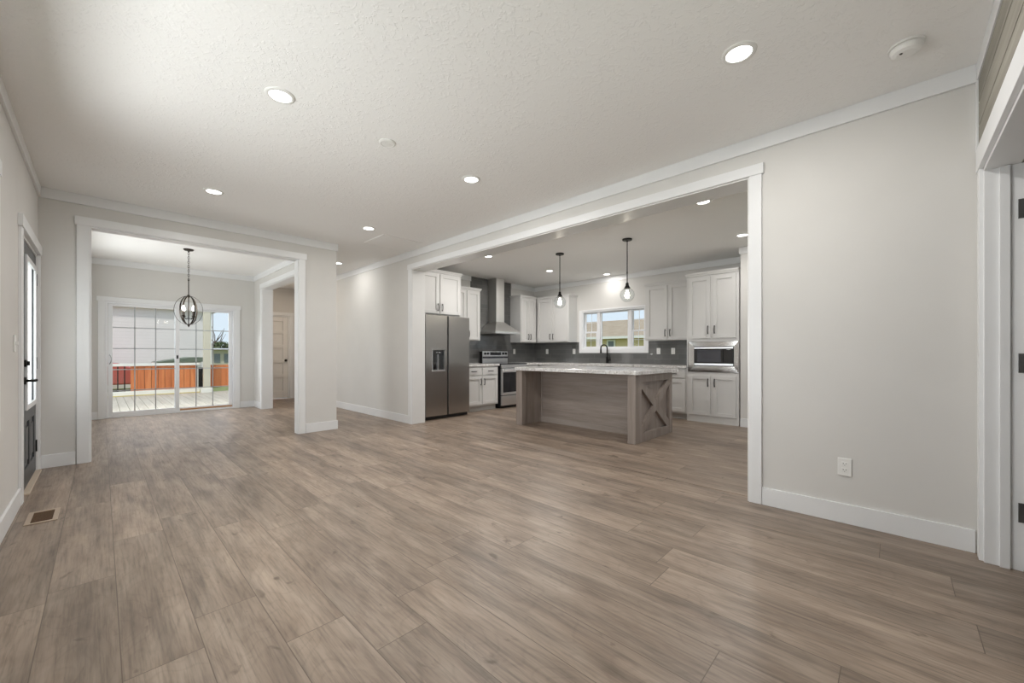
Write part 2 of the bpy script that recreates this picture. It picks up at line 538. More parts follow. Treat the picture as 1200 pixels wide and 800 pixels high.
struct(boxes('wall_dining', [
    (XL, DX0, YD, YD + 0.13, 0, H), (DX0, DX1, YD, YD + 0.13, DZ, H), (DX1, 2.43, YD, YD + 0.13, 0, H)], 'wall_paint'))
HP0, HP1 = 6.75, 9.16
struct(boxes('wall_hallway', [
    (2.25, 2.43, YD + 0.13, HP0, 0, H), (2.25, 2.43, HP0, HP1, 2.43, H), (2.25, 2.43, HP1, YH, 0, H)], 'wall_paint'))
PX0, PX1, PZ = 0.04, 1.91, 2.02
struct(boxes('wall_back', [
    (XL - 0.15, PX0, YB, YB + 0.15, 0, H), (PX0, PX1, YB, YB + 0.15, PZ, H), (PX1, 2.25, YB, YB + 0.15, 0, H)], 'wall_paint'))
struct(boxes('wall_hallway_end', [(2.25, 2.44, YH, YH + 0.12, 0, H), (2.44, 3.27, YH, YH + 0.12, 2.05, H), (3.27, 3.65, YH, YH + 0.12, 0, H)], 'wall_paint'))
struct(box('wall_range', (XK2, 7.6, YS, YS + 0.12, 0, H), 'wall_paint'))
WY0, WY1, WZ0, WZ1 = 3.55, 5.03, 1.205, 2.045
struct(boxes('wall_kitchen_window', [
    (XW, 7.6, 1.60, WY0, 0, H), (XW, 7.6, WY0, WY1, 0, WZ0), (XW, 7.6, WY0, WY1, WZ1, H), (XW, 7.6, WY1, YS, 0, H)], 'wall_paint'))
struct(boxes('wall_pantry', [(6.80, 6.92, YR, 1.715, 0, H), (6.92, 7.45, 1.60, 1.715, 0, H), (7.45, 7.6, YR, 1.60, 0, H)], 'wall_paint'))
# the room beyond the doorway
struct(boxes('wall_beyond', [(1.9, 2.0, -3.0, YR - 0.12, 0, H), (3.6, 3.7, -3.0, YR - 0.12, 0, H), (1.9, 3.7, -3.1, -3.0, 0, H)], 'wall_paint'))

struct(box('floor_carpet', (2.0, 3.6, -3.0, YR - 0.13, 0.0, 0.010), 'doormat'))
# ---- trim
t_ = 0.018
BH = 0.128
struct(box('baseboard_left', (XL, XL + 0.014, YR, 4.63, 0, BH), 'trim_paint', bev=0.002))
struct(boxes('baseboard_center', [(XK - 0.014, XK, YR + 0.02, OY0 - 0.084, 0, BH), (XK - 0.014, XK, OY1 + 0.094, YH - 0.02, 0, BH)], 'trim_paint', bev=0.002))
struct(boxes('baseboard_dining', [(XL + 0.014, DX0 - 0.10, YD - 0.014, YD, 0, BH), (DX1 + 0.09, 2.445, YD - 0.014, YD, 0, BH), (2.43, 2.444, YD, HP0, 0, BH)], 'trim_paint', bev=0.002))
struct(boxes('baseboard_back', [(XL, PX0 - 0.085, YB - 0.014, YB, 0, BH), (PX1 + 0.085, 2.25, YB - 0.014, YB, 0, BH), (2.236, 2.25, HP1 + 0.09, YB - 0.014, 0, BH)], 'trim_paint', bev=0.002))
struct(boxes('baseboard_pantry', [(6.786, 6.80, YR, 1.715, 0, BH)], 'trim_paint', bev=0.002))
CZ = 2.638
struct(box('trim_crown_left', (XL, XL + t_, YR, YD, CZ, H), 'trim_paint', bev=0.002))
struct(box('trim_crown_center', (XK - t_, XK, YR + t_, YH, CZ, H), 'trim_paint', bev=0.002))
struct(boxes('trim_crown_dining', [(XL + t_, 2.43 + t_, YD - t_, YD, CZ, H), (2.43, 2.43 + t_, YD, YH, CZ, H)], 'trim_paint', bev=0.002))
struct(box('trim_crown_right', (XL + t_, XK, YR, YR + t_, CZ, H), 'trim_paint', bev=0.002))
struct(boxes('trim_crown_back', [(XL, 2.25, YB - t_, YB, CZ, H), (2.25 - t_, 2.25, YD + 0.13, YB - t_, CZ, H), (XL, XL + t_, YD + 0.13, YB - t_, CZ, H)], 'trim_paint', bev=0.002))
struct(boxes('trim_crown_kitchen', [(XW - t_, XW, 1.715, YS, CZ, H), (XK2, 5.40, YS - t_, YS, CZ, H), (6.62, XW - t_, YS - t_, YS, CZ, H), (6.80 - t_, 6.80, YR, 1.715 + t_, CZ, H), (6.80, XW - t_, 1.715, 1.715 + t_, CZ, H)], 'trim_paint', bev=0.002))

# kitchen opening: casing on the living side, glossy lined jambs and head
struct(boxes('trim_kitchen_casing', [
    (XK - t_, XK, OY1, OY1 + 0.092, 0, OZ), (XK - t_, XK, OY0 - 0.082, OY0, 0, OZ),
    (XK - t_ - 0.006, XK, OY0 - 0.095, OY1 + 0.105, OZ, OZ + 0.078)], 'trim_paint', bev=0.002))
struct(boxes('trim_kitchen_jamb', [
    (XK - 0.004, XK2 + 0.004, OY1 - 0.012, OY1, 0, OZ - 0.012), (XK - 0.004, XK2 + 0.004, OY0, OY0 + 0.012, 0, OZ - 0.012),
    (XK - 0.004, XK2 + 0.004, OY0, OY1, OZ - 0.012, OZ)], 'gloss_trim', bev=0.001))
# dining opening
struct(boxes('trim_dining_casing', [
    (DX0 - 0.09, DX0, YD - t_, YD, 0, DZ), (DX1, DX1 + 0.085, YD - t_, YD, 0, DZ),
    (DX0 - 0.105, DX1 + 0.10, YD - t_ - 0.006, YD, DZ, DZ + 0.085)], 'trim_paint', bev=0.002))
struct(boxes('trim_dining_jamb', [
    (DX0, DX0 + 0.012, YD - 0.004, YD + 0.134, 0, DZ - 0.012), (DX1 - 0.012, DX1, YD - 0.004, YD + 0.134, 0, DZ - 0.012),
    (DX0, DX1, YD - 0.004, YD + 0.134, DZ - 0.012, DZ)], 'trim_paint', bev=0.001))
# opening from dining room to hallway
struct(boxes('trim_hallway_casing', [
    (2.25 - t_, 2.25, HP1, HP1 + 0.085, 0, 2.43), (2.25 - t_, 2.25, HP0 - 0.085, HP0, 0, 2.43), (2.25 - t_ - 0.006, 2.25, HP0 - 0.1, HP1 + 0.1, 2.43, 2.515)], 'trim_paint', bev=0.002))
struct(boxes('trim_hallway_jamb', [
    (2.246, 2.434, HP1 - 0.012, HP1, 0, 2.418), (2.246, 2.434, HP0, HP0 + 0.012, 0, 2.418), (2.246, 2.434, HP0, HP1, 2.418, 2.43)], 'trim_paint', bev=0.001))
# floor seam strip where the two house halves meet
struct(box('trim_floor_seam', (3.515, 3.555, OY0 + 0.02, OY1 - 0.02, 0.0, 0.004), 'oak_planks', bev=0.001))

# ------------------------------------------------------------------ doors and windows
# front door in the left wall (hinges on the far side)
d1 = sroot('door_1', (XL - 0.05, 5.40, 0))
DY0, DY1 = 4.965, 5.845
bm = BM()
gy0, gy1, gz0, gz1 = 5.085, 5.725, 0.675, 1.905
xf0, xf1 = XL - 0.050, XL - 0.006
bx(bm, xf0, xf1, DY0, gy0, 0.02, 2.035); bx(bm, xf0, xf1, gy1, DY1, 0.02, 2.035)
bx(bm, xf0, xf1, gy0, gy1, gz1, 2.035); bx(bm, xf0, xf1, gy0, gy1, 0.55, gz0); bx(bm, xf0, xf1, gy0, gy1, 0.02, 0.17)
bx(bm, xf0, xf1, 5.375, 5.435, 0.17, 0.55)
bx(bm, xf0 + 0.01, xf1 - 0.012, gy0, gy1, 0.17, 0.55)
for a, b_ in ((gy0, 5.375), (5.435, gy1)):
    bx(bm, xf0 + 0.01, xf1 - 0.003, a + 0.05, b_ - 0.05, 0.22, 0.50)
obj('door_leaf', bm, 'charcoal_door', d1, bev=0.004)
boxes('glass_frame', [(xf1 - 0.002, xf1 + 0.014, gy0 - 0.02, gy0 + 0.025, gz0 - 0.02, gz1 + 0.02), (xf1 - 0.002, xf1 + 0.014, gy1 - 0.025, gy1 + 0.02, gz0 - 0.02, gz1 + 0.02),
    (xf1 - 0.002, xf1 + 0.014, gy0 + 0.025, gy1 - 0.025, gz0 - 0.02, gz0 + 0.025), (xf1 - 0.002, xf1 + 0.014, gy0 + 0.025, gy1 - 0.025, gz1 - 0.025, gz1 + 0.02)], 'vinyl_white', d1, bev=0.004)
box('glass_pane', (xf1 - 0.025, xf1 - 0.015, gy0, gy1, gz0, gz1), 'frosted_glass', d1)
boxes('door_frame', [(XL - 0.13, XL - 0.003, 4.735, 4.963, 0, 2.06), (XL - 0.13, XL - 0.001, 5.847, 5.88, 0, 2.06), (XL - 0.13, XL - 0.001, 4.963, 5.847, 2.037, 2.06)], 'trim_paint', d1, bev=0.001)
boxes('casing', [(XL, XL + t_, 4.63, 4.735, 0, 2.06), (XL, XL + t_, 5.878, 5.955, 0, 2.06), (XL, XL + t_ + 0.008, 4.615, 5.962, 2.06, 2.15)], 'trim_paint', d1, bev=0.002)
for z in (0.25, 1.03, 1.815):
    box('hinge', (XL - 0.03, XL + 0.003, 5.835, 5.862, z - 0.055, z + 0.055), 'black_metal', d1, bev=0.002)
bm = BM()
lathe_pts = [(xf1, 5.03, 0.90), (xf1 + 0.05, 5.03, 0.90)]
tube(bm, [(xf1, 5.03, 0.90), (xf1 + 0.012, 5.03, 0.90)], 0.03, 20)
tube(bm, [(xf1 + 0.012, 5.03, 0.90), (xf1 + 0.055, 5.03, 0.90)], 0.010, 12)
tube(bm, [(xf1 + 0.055, 5.02, 0.90), (xf1 + 0.058, 5.08, 0.902), (xf1 + 0.055, 5.15, 0.897)], 0.010, 12)
obj('lever_handle', bm, 'black_metal', d1, smooth=True)
bm = BM()
tube(bm, [(xf1, 5.03, 1.04), (xf1 + 0.014, 5.03, 1.04)], 0.028, 20); bx(bm, xf1 + 0.014, xf1 + 0.03, 5.024, 5.036, 1.022, 1.058)
obj('deadbolt', bm, 'black_metal', d1)
box('threshold', (XL - 0.14, XL + 0.03, 4.935, 5.875, 0.0, 0.016), 'threshold_wood', d1, bev=0.004)

# sliding patio door
d2 = sroot('door_2', (0.975, YB, 0))
yb = YB
boxes('casing', [(PX0 - 0.082, PX0, yb - t_, yb, 0, PZ), (PX1, PX1 + 0.08, yb - t_, yb, 0, PZ), (PX0 - 0.098, PX1 + 0.095, yb - t_ - 0.006, yb, PZ, PZ + 0.075)], 'trim_paint', d2, bev=0.002)
boxes('door_frame', [(PX0, PX0 + 0.035, yb + 0.0, yb + 0.12, 0, PZ), (PX1 - 0.035, PX1, yb, yb + 0.12, 0, PZ), (PX0 + 0.035, PX1 - 0.035, yb, yb + 0.12, PZ - 0.035, PZ), (PX0 + 0.035, PX1 - 0.035, yb, yb + 0.12, 0.0, 0.035)], 'vinyl_white', d2, bev=0.002)
def sash(nm, x0, x1, y0, st, z0, z1, zb, parent):
    boxes(nm, [(x0, x0 + st, y0, y0 + 0.035, z0, z1), (x1 - st, x1, y0, y0 + 0.035, z0, z1), (x0 + st, x1 - st, y0, y0 + 0.035, z1 - 0.04, z1), (x0 + st, x1 - st, y0, y0 + 0.035, z0, zb)], 'vinyl_white', parent, bev=0.003)
    s = bpy.data.objects[-1] if False else None
    gx0, gx1, gz_0, gz_1 = x0 + st, x1 - st, zb, z1 - 0.04
    p = box('glass_pane', (gx0, gx1, y0 + 0.014, y0 + 0.020, gz_0, gz_1), 'pane_glass', parent)
    bars = []
    for i in (1, 2):
        xx = gx0 + (gx1 - gx0) * i / 3
        bars.append((xx - 0.008, xx + 0.008, y0 + 0.004, y0 + 0.012, gz_0, gz_1))
    for i in range(1, 5):
        zz = gz_0 + (gz_1 - gz_0) * i / 5
        bars.append((gx0, gx1, y0 + 0.004, y0 + 0.012, zz - 0.008, zz + 0.008))
    boxes('grille', bars, 'grid_grey', parent)
sash('sliding_panel', 0.078, 1.03, yb + 0.02, 0.058, 0.036, PZ - 0.036, 0.10, d2)
sash('fixed_panel', 0.965, 1.872, yb + 0.075, 0.058, 0.036, PZ - 0.036, 0.085, d2)
box('security_bar', (1.04, 1.865, yb + 0.03, yb + 0.055, 0.036, 0.066), 'track_bar_wood', d2, bev=0.003)
bm = BM(); tube(bm, [(0.10 , yb + 0.02, 0.94), (0.112, yb - 0.028, 0.965), (0.125, yb - 0.035, 1.02), (0.112, yb - 0.028, 1.075), (0.10, yb + 0.02, 1.10)], 0.007, 8)
obj('pull_handle', bm, 'grid_grey', d2, smooth=True)
box('latch', (0.985, 1.012, yb + 0.008, yb + 0.022, 1.02, 1.085), 'black_plastic', d2, bev=0.003)

# hallway panel door
d3 = sroot('door_3', (2.86, YH, 0))
bm = BM()
bx(bm, 2.475, 3.235, YH + 0.032, YH + 0.05, 0.02, 2.02)
zs = [0.02, 0.50, 0.86, 1.22, 1.58, 2.02]
for a in (2.475, 3.125): bx(bm, a, a + 0.11, YH + 0.006, YH + 0.034, 0.02, 2.02)
for z0, z1 in ((0.02, 0.20), (0.53, 0.62), (0.89, 0.98), (1.25, 1.34), (1.60, 1.69), (1.91, 2.02)):
    bx(bm, 2.585, 3.125, YH + 0.006, YH + 0.034, z0, z1)
obj('door_leaf', bm, 'door_white', d3, bev=0.005)
boxes('door_frame', [(2.44, 2.472, YH, YH + 0.11, 0, 2.05), (3.238, 3.27, YH, YH + 0.11, 0, 2.05), (2.472, 3.238, YH, YH + 0.11, 2.023, 2.05)], 'trim_paint', d3, bev=0.001)
boxes('casing', [(3.27, 3.35, YH - t_, YH, 0, 2.05), (2.444, 3.36, YH - t_ - 0.004, YH, 2.05, 2.13)], 'trim_paint', d3, bev=0.002)
bm = BM(); tube(bm, [(3.175, YH + 0.008, 0.95), (3.175, YH - 0.02, 0.95)], 0.012, 12); tube(bm, [(3.175, YH - 0.018, 0.95), (3.175, YH - 0.03, 0.95), (3.175, YH - 0.048, 0.95), (3.175, YH - 0.056, 0.95)], 0.03, 16, rs=[0.018, 0.03, 0.03, 0.014])
obj('door_knob', bm, 'bronze_metal', d3, smooth=True)

# doorway in the right wall with open white door, rough-sawn panel above
d4 = sroot('door_4', (3.29, YR - 0.14, 0))
boxes('casing', [(DW1, DW1 + 0.06, YR, YR + t_, 0, DWZ), (DW0 - 0.09, DW0, YR, YR + t_, 0, DWZ), (DW0 - 0.10, DW1 + 0.075, YR, YR + t_ + 0.004, DWZ, 2.245)], 'trim_paint', d4, bev=0.002)
boxes('door_frame', [(DW1 - 0.02, DW1 + 0.0, YR - 0.138, YR + 0.002, 0, DWZ - 0.02), (DW0, DW0 + 0.02, YR - 0.125, YR + 0.002, 0, DWZ - 0.02), (DW0, DW1, YR - 0.125, YR + 0.002, DWZ - 0.02, DWZ),
    (DW1 - 0.034, DW1 - 0.02, YR - 0.086, YR - 0.05, 0, DWZ - 0.02)], 'trim_paint', d4, bev=0.002)
bm = BM()
bx(bm, 3.258, 3.293, -1.24, YR - 0.145, 0.022, DWZ - 0.03)
for z0, z1 in ((0.2, 0.75), (0.95, 1.95)):
    bx(bm, 3.252, 3.260, -1.12, -0.60, z0, z1)
obj('door_leaf', bm, 'door_white', d4, bev=0.003)
for z in (0.30, 1.07, 1.865):
    boxes('hinge', [(3.286, 3.2905, YR - 0.137, YR - 0.112, z - 0.05, z + 0.05), (3.276, 3.288, YR - 0.1445, YR - 0.1325, z - 0.05, z + 0.05)], 'hinge_metal', d4, bev=0.001)

wp = thing('wood_wall_panel', 'grey weathered wood board panel set over the white-cased doorway', 'wall panel', (2.7, YR, 2.245))
for i in range(3):
    z0 = 2.247 + i * 0.1305
    box('plank', (1.90, 3.380, YR + 0.004, YR + 0.012, z0 + 0.004, z0 + 0.1265), 'barn_wood', wp, bev=0.002)
box('backing', (1.90, 3.384, YR + 0.0005, YR + 0.004, 2.247, 2.638), 'slot_dark', wp)
struct(boxes('trim_panel_frame', [(3.385, 3.418, YR, YR + 0.02, 2.247, CZ), (1.86, 1.898, YR, YR + 0.02, 2.247, CZ)], 'trim_paint', bev=0.002))

# unseen windows: living side; end, dining and kitchen ones added for fill light
def plain_window(name, axis, face, a0, a1, z0, z1):
    """axis 'x': wall normal to x (spans y), axis 'y': wall normal to y (spans x); outside towards minus"""
    c = (a0 + a1) / 2
    w = sroot(name, (face, c, z0) if axis == 'x' else (c, face, z0))
    def L(lst): return [((face + d0, face + d1, u0, u1, q0, q1) if axis == 'x' else (u0, u1, face + d0, face + d1, q0, q1)) for u0, u1, d0, d1, q0, q1 in lst]
    boxes('window_frame', L([(a0, a0 + 0.05, -0.11, -0.05, z0, z1), (a1 - 0.05, a1, -0.11, -0.05, z0, z1), (a0 + 0.05, a1 - 0.05, -0.11, -0.05, z0, z0 + 0.05), (a0 + 0.05, a1 - 0.05, -0.11, -0.05, z1 - 0.05, z1), (c - 0.03, c + 0.03, -0.11, -0.05, z0 + 0.05, z1 - 0.05)]), 'vinyl_white', w, bev=0.003)
    boxes('casing', L([(a0 - 0.085, a0, 0, t_, z0 - 0.08, z1), (a1, a1 + 0.085, 0, t_, z0 - 0.08, z1), (a0 - 0.1, a1 + 0.1, 0, t_ + 0.005, z1, z1 + 0.085), (a0, a1, 0, t_, z0 - 0.08, z0)]), 'trim_paint', w, bev=0.002)
    boxes('glass_pane', L([(a0 + 0.05, c - 0.03, -0.085, -0.08, z0 + 0.05, z1 - 0.05), (c + 0.03, a1 - 0.05, -0.085, -0.08, z0 + 0.05, z1 - 0.05)]), 'pane_glass', w)
plain_window('window_2', 'x', XL, *WIN2)
plain_window('window_added_3', 'y', YR, -0.1, 1.7, 0.75, 2.15)
plain_window('window_added_4', 'x', XL, 7.0, 8.8, 0.75, 2.15)
plain_window('window_added_5', 'y', YR, 4.2, 6.2, 0.75, 2.15)

# kitchen window: picture centre, narrow hung sashes with grids either side
w1 = sroot('window_1', (XW, 4.29, WZ0))
xw = XW
boxes('casing', [(xw - t_, xw, WY1 - 0.004, WY1 + 0.07, WZ0 - 0.075, WZ1 + 0.03), (xw - t_, xw, WY0 - 0.07, WY0 + 0.004, WZ0 - 0.075, WZ1 + 0.03), (xw - t_, xw, WY0 + 0.004, WY1 - 0.004, WZ1, WZ1 + 0.03), (xw - t_, xw, WY0 + 0.004, WY1 - 0.004, WZ0 - 0.075, WZ0)], 'trim_paint', w1, bev=0.002)
fx0, fx1 = xw + 0.05, xw + 0.11
m1, m2 = 3.90, 4.64
boxes('window_frame', [(fx0 - 0.05, fx1, WY0, WY0 + 0.03, WZ0, WZ1), (fx0 - 0.05, fx1, WY1 - 0.03, WY1, WZ0, WZ1), (fx0 - 0.05, fx1, WY0 + 0.03, WY1 - 0.03, WZ0, WZ0 + 0.03), (fx0 - 0.05, fx1, WY0 + 0.03, WY1 - 0.03, WZ1 - 0.03, WZ1),
    (fx0 - 0.01, fx1, m1 - 0.035, m1 + 0.035, WZ0 + 0.03, WZ1 - 0.03), (fx0 - 0.01, fx1, m2 - 0.035, m2 + 0.035, WZ0 + 0.03, WZ1 - 0.03)], 'vinyl_white', w1, bev=0.003)
for a, b_ in ((WY0 + 0.03, m1 - 0.035), (m2 + 0.035, WY1 - 0.03)):
    zm = 1.60
    zl, zh = WZ0 + 0.03, WZ1 - 0.03
    boxes('sash', [(fx0, fx0 + 0.03, a, a + 0.03, zl, zm), (fx0, fx0 + 0.03, b_ - 0.03, b_, zl, zm), (fx0, fx0 + 0.03, a + 0.03, b_ - 0.03, zl, zl + 0.035), (fx0, fx0 + 0.03, a + 0.03, b_ - 0.03, zm - 0.035, zm),
        (fx0 + 0.03, fx1 - 0.01, a, a + 0.025, zm - 0.03, zh), (fx0 + 0.03, fx1 - 0.01, b_ - 0.025, b_, zm - 0.03, zh), (fx0 + 0.03, fx1 - 0.01, a + 0.025, b_ - 0.025, zh - 0.025, zh), (fx0 + 0.03, fx1 - 0.01, a + 0.025, b_ - 0.025, zm - 0.03, zm)], 'vinyl_white', w1, bev=0.002)
    c = (a + b_) / 2
    boxes('grille', [(fx0 + 0.036, fx0 + 0.042, c - 0.005, c + 0.005, zm, zh - 0.025), (fx0 + 0.006, fx0 + 0.012, c - 0.005, c + 0.005, zl + 0.035, zm - 0.035),
        (fx0 + 0.036, fx0 + 0.042, a + 0.025, b_ - 0.025, 1.795, 1.805), (fx0 + 0.006, fx0 + 0.012, a + 0.03, b_ - 0.03, 1.395, 1.405)], 'vinyl_white', w1)
    boxes('glass_pane', [(fx0 + 0.014, fx0 + 0.018, a + 0.03, b_ - 0.03, zl + 0.035, zm - 0.035), (fx0 + 0.044, fx0 + 0.048, a + 0.025, b_ - 0.025, zm, zh - 0.025)], 'pane_glass', w1)
box('glass_pane', (fx0 + 0.03, fx0 + 0.036, m1 + 0.035, m2 - 0.035, WZ0 + 0.03, WZ1 - 0.03), 'pane_glass', w1)
boxes('picture_sash', [(fx0 + 0.015, fx0 + 0.05, m1 + 0.035, m1 + 0.065, WZ0 + 0.03, WZ1 - 0.03), (fx0 + 0.015, fx0 + 0.05, m2 - 0.065, m2 - 0.035, WZ0 + 0.03, WZ1 - 0.03), (fx0 + 0.015, fx0 + 0.05, m1 + 0.065, m2 - 0.065, WZ0 + 0.03, WZ0 + 0.06), (fx0 + 0.015, fx0 + 0.05, m1 + 0.065, m2 - 0.065, WZ1 - 0.055, WZ1 - 0.03)], 'vinyl_white', w1, bev=0.002)

# ------------------------------------------------------------------ kitchen
CT0, CT1 = 0.872, 0.912       # countertop
# dark tile: from counter to cabinets, and to the ceiling behind the hood
struct(boxes('backsplash_range', [(4.655, XW, YS - 0.01, YS, CT1, 1.372), (5.39, 6.60, YS - 0.01, YS, 1.372, H)], 'dark_tile'))
struct(boxes('backsplash_window', [(XW - 0.01, XW, 2.525, WY0 - 0.07, CT1, 1.362), (XW - 0.01, XW, WY1 + 0.07, YS - 0.01, CT1, 1.372), (XW - 0.01, XW, WY0 - 0.07, WY1 + 0.07, CT1, WZ0 - 0.075)], 'dark_tile'))

class Face:
    """front-facing frame: facing '-y' (u = x) or '-x' (u = y); d = depth behind the front plane"""
    def __init__(s, facing, front): s.f, s.p = facing, front
    def b(s, bm, u0, u1, d0, d1, z0, z1):
        if s.f == '-y': bx(bm, u0, u1, s.p + d0, s.p + d1, z0, z1)
        else: bx(bm, s.p + d0, s.p + d1, u0, u1, z0, z1)
    def pt(s, u, d, z):
        return (u, s.p + d, z) if s.f == '-y' else (s.p + d, u, z)

def shaker(F, u0, u1, z0, z1, parent, name='door', st=0.058):
    bm = BM()
    th = 0.019
    F.b(bm, u0, u0 + st, -th, 0, z0, z1); F.b(bm, u1 - st, u1, -th, 0, z0, z1)
    F.b(bm, u0 + st, u1 - st, -th, 0, z1 - st, z1); F.b(bm, u0 + st, u1 - st, -th, 0, z0, z0 + st)
    F.b(bm, u0 + st, u1 - st, -0.003, 0, z0 + st, z1 - st)
    return obj(name, bm, 'cabinet_paint', parent, bev=0.0018)

def pull(F, u, z, parent, vertical=True, L=0.13):
    bm = BM()
    h = L / 2
    pts = []
    for k in range(9):
        a = -1 + 2 * k / 8
        bow = 0.024 + 0.008 * (1 - a * a)
        pts.append(F.pt(u, -0.019 - bow, z + a * h) if vertical else F.pt(u + a * h, -0.019 - bow, z))
    tube(bm, pts, 0.0078, 8)
    for sgn in (-0.8, 0.8):
        if vertical: tube(bm, [F.pt(u, -0.018, z + sgn * h), F.pt(u, -0.047, z + sgn * h)], 0.0055, 8)
        else: tube(bm, [F.pt(u + sgn * h, -0.018, z), F.pt(u + sgn * h, -0.047, z)], 0.0055, 8)
    return obj('handle', bm, 'pull_metal', parent, smooth=True)

def crown(F, u0, u1, depth, z0, z1, parent, over=0.022, ends=(True, True)):
    bm = BM()
    e0 = over if ends[0] else 0; e1 = over if ends[1] else 0
    F.b(bm, u0 - e0 * 0.5, u1 + e1 * 0.5, -over * 0.5 - 0.004, depth, z0, (z0 + z1) / 2)
    F.b(bm, u0 - e0, u1 + e1, -over - 0.004, depth, (z0 + z1) / 2, z1)
    return obj('crown_molding', bm, 'cabinet_paint', parent, bev=0.002)

def wall_cab(F, u0, u1, depth, z0, z1, label, group, zc=0.05, ends=(True, True), gap=0.03, mid=0.03, hz=0.13):
    c = thing('wall_cabinet', label, 'cabinet', F.pt((u0 + u1) / 2, depth, z0), group)
    bm = BM(); F.b(bm, u0, u1, 0, depth, z0, z1); obj('body', bm, 'cabinet_paint', c, bev=0.0015)
    m = (u0 + u1) / 2
    for k, (a, b_) in enumerate(((u0 + gap, m - mid / 2), (m + mid / 2, u1 - gap))):
        d = shaker(F, a, b_, z0 + 0.02, z1 - 0.02, c)
        hu = b_ - 0.03 if k == 0 else a + 0.03
        pull(F, hu, z0 + hz, d)
    crown(F, u0, u1, depth, z1, z1 + zc, c, ends=ends)
    return c

FR = Face('-y', 5.80)
GU = 'white shaker wall cabinets in the kitchen'
wall_cab(FR, XK2 + 0.01, 4.632, YS - 5.802, 1.80, 2.535, 'white two-door cabinet hung directly over the steel refrigerator', GU, 0.055)
FU = Face('-y', 6.10)
wall_cab(FU, 4.640, 5.37, YS - 6.102, 1.378, 2.385, 'white wall cabinet between the refrigerator top cabinet and the range hood', GU, 0.05, ends=(False, True))
wall_cab(FU, 6.583, 7.125, YS - 6.102, 1.372, 2.395, 'white corner wall cabinet on the hood wall, meeting the window-wall cabinet', GU, 0.05, ends=(True, False), gap=0.022, mid=0.012)
FW = Face('-x', 7.13)
wall_cab(FW, 5.165, 6.075, XW - 7.132, 1.372, 2.375, 'white corner wall cabinet between the sink window and the room corner', GU, 0.05, ends=(True, False))
wall_cab(FW, 2.528, 3.40, XW - 7.132, 1.362, 2.375, 'white wall cabinet between the sink window and the tall microwave cabinet', GU, 0.05, ends=(False, True))

def base_cab(F, u0, u1, depth, label, n=2, drawers=True, hinge_out=False, top=CT0 - 0.002):
    c = thing('base_cabinet', label, 'cabinet', F.pt((u0 + u1) / 2, depth, 0), 'white shaker base cabinets under the countertops')
    bm = BM(); F.b(bm, u0, u1, 0, depth, 0.105, top); obj('body', bm, 'cabinet_paint', c, bev=0.0015)
    bm = BM(); F.b(bm, u0, u1, 0.075, depth, 0, 0.105); obj('toe_kick', bm, 'toe_kick', c)
    w = (u1 - u0) / n
    for k in range(n):
        a, b_ = u0 + k * w + (0.025 if k == 0 else 0.014), u0 + (k + 1) * w - (0.025 if k == n - 1 else 0.014)
        zt = 0.68 if drawers else 0.845
        d = shaker(F, a, b_, 0.135, zt, c)
        hu = (b_ - 0.03 if k % 2 == 0 else a + 0.03)
        pull(F, hu, zt - 0.11, d)
        if drawers:
            bm = BM(); F.b(bm, a, b_, -0.019, 0, 0.705, 0.845)
            dr = obj('drawer', bm, 'cabinet_paint', c, bev=0.003)
            pull(F, (a + b_) / 2, 0.775, dr, vertical=False)
    return c
base_cab(FR, 4.70, 5.585, YS - 5.802, 'white base cabinet with two drawers between refrigerator and range')
FB = Face('-x', 6.84)
base_cab(FB, 2.53, 3.36, XW - 6.842, 'white base cabinet next to the tall microwave cabinet')
base_cab(FB, 3.365, 3.895, XW - 6.842, 'narrow white base cabinet between sink cabinet and the one by the microwave', 1)
base_cab(FB, 3.90, 4.80, XW - 6.842, 'white sink base cabinet under the black faucet', 2, False, top=0.70)
base_cab(FB, 4.805, 5.76, XW - 6.842, 'white base cabinet on the window wall next to the room corner')
base_cab(FR, 6.425, 6.84, YS - 5.802, 'narrow white base cabinet between range and room corner', 1)

# countertops
bm = BM(); bx(bm, 4.68, 5.60, 5.765, YS - 0.011, CT0, CT1); bx(bm, 4.68, 5.60, YS - 0.03, YS - 0.011, CT1, CT1 + 0.004)
tag(obj('countertop', bm, 'marbled_laminate', bev=0.006), 'short marbled counter slab between refrigerator and range', 'countertop')
bm = BM()
sx0, sx1, sy0, sy1 = 6.93, 7.32, 3.98, 4.74
bx(bm, 6.805, XW - 0.011, 2.528, sy0, CT0, CT1); bx(bm, 6.805, sx0, sy0, sy1, CT0, CT1); bx(bm, sx1, XW - 0.011, sy0, sy1, CT0, CT1)
bx(bm, 6.805, XW - 0.011, sy1, YS - 0.011, CT0, CT1); bx(bm, 6.42, 6.805, 5.765, YS - 0.011, CT0, CT1)
tag(obj('countertop', bm, 'marbled_laminate'), 'long marbled counter slab under the kitchen window, turning the corner', 'countertop')
sk = thing('kitchen_sink', 'black undermount sink basin in the window counter', 'sink', (7.12, 4.36, 0.72))
boxes('basin', [(sx0 - 0.012, sx1 + 0.012, sy0 - 0.012, sy1 + 0.012, 0.72, 0.735), (sx0 - 0.012, sx0, sy0, sy1, 0.735, CT0 - 0.001), (sx1, sx1 + 0.012, sy0, sy1, 0.735, CT0 - 0.001), (sx0 - 0.012, sx1 + 0.012, sy0 - 0.012, sy0, 0.735, CT0 - 0.001), (sx0 - 0.012, sx1 + 0.012, sy1, sy1 + 0.012, 0.735, CT0 - 0.001)], 'sink_black', sk)
bm = BM(); lathe(bm, 7.12, 4.36, [(0.045, 0.735), (0.045, 0.739), (0.02, 0.738)], 20); obj('drain', bm, 'nickel', sk)
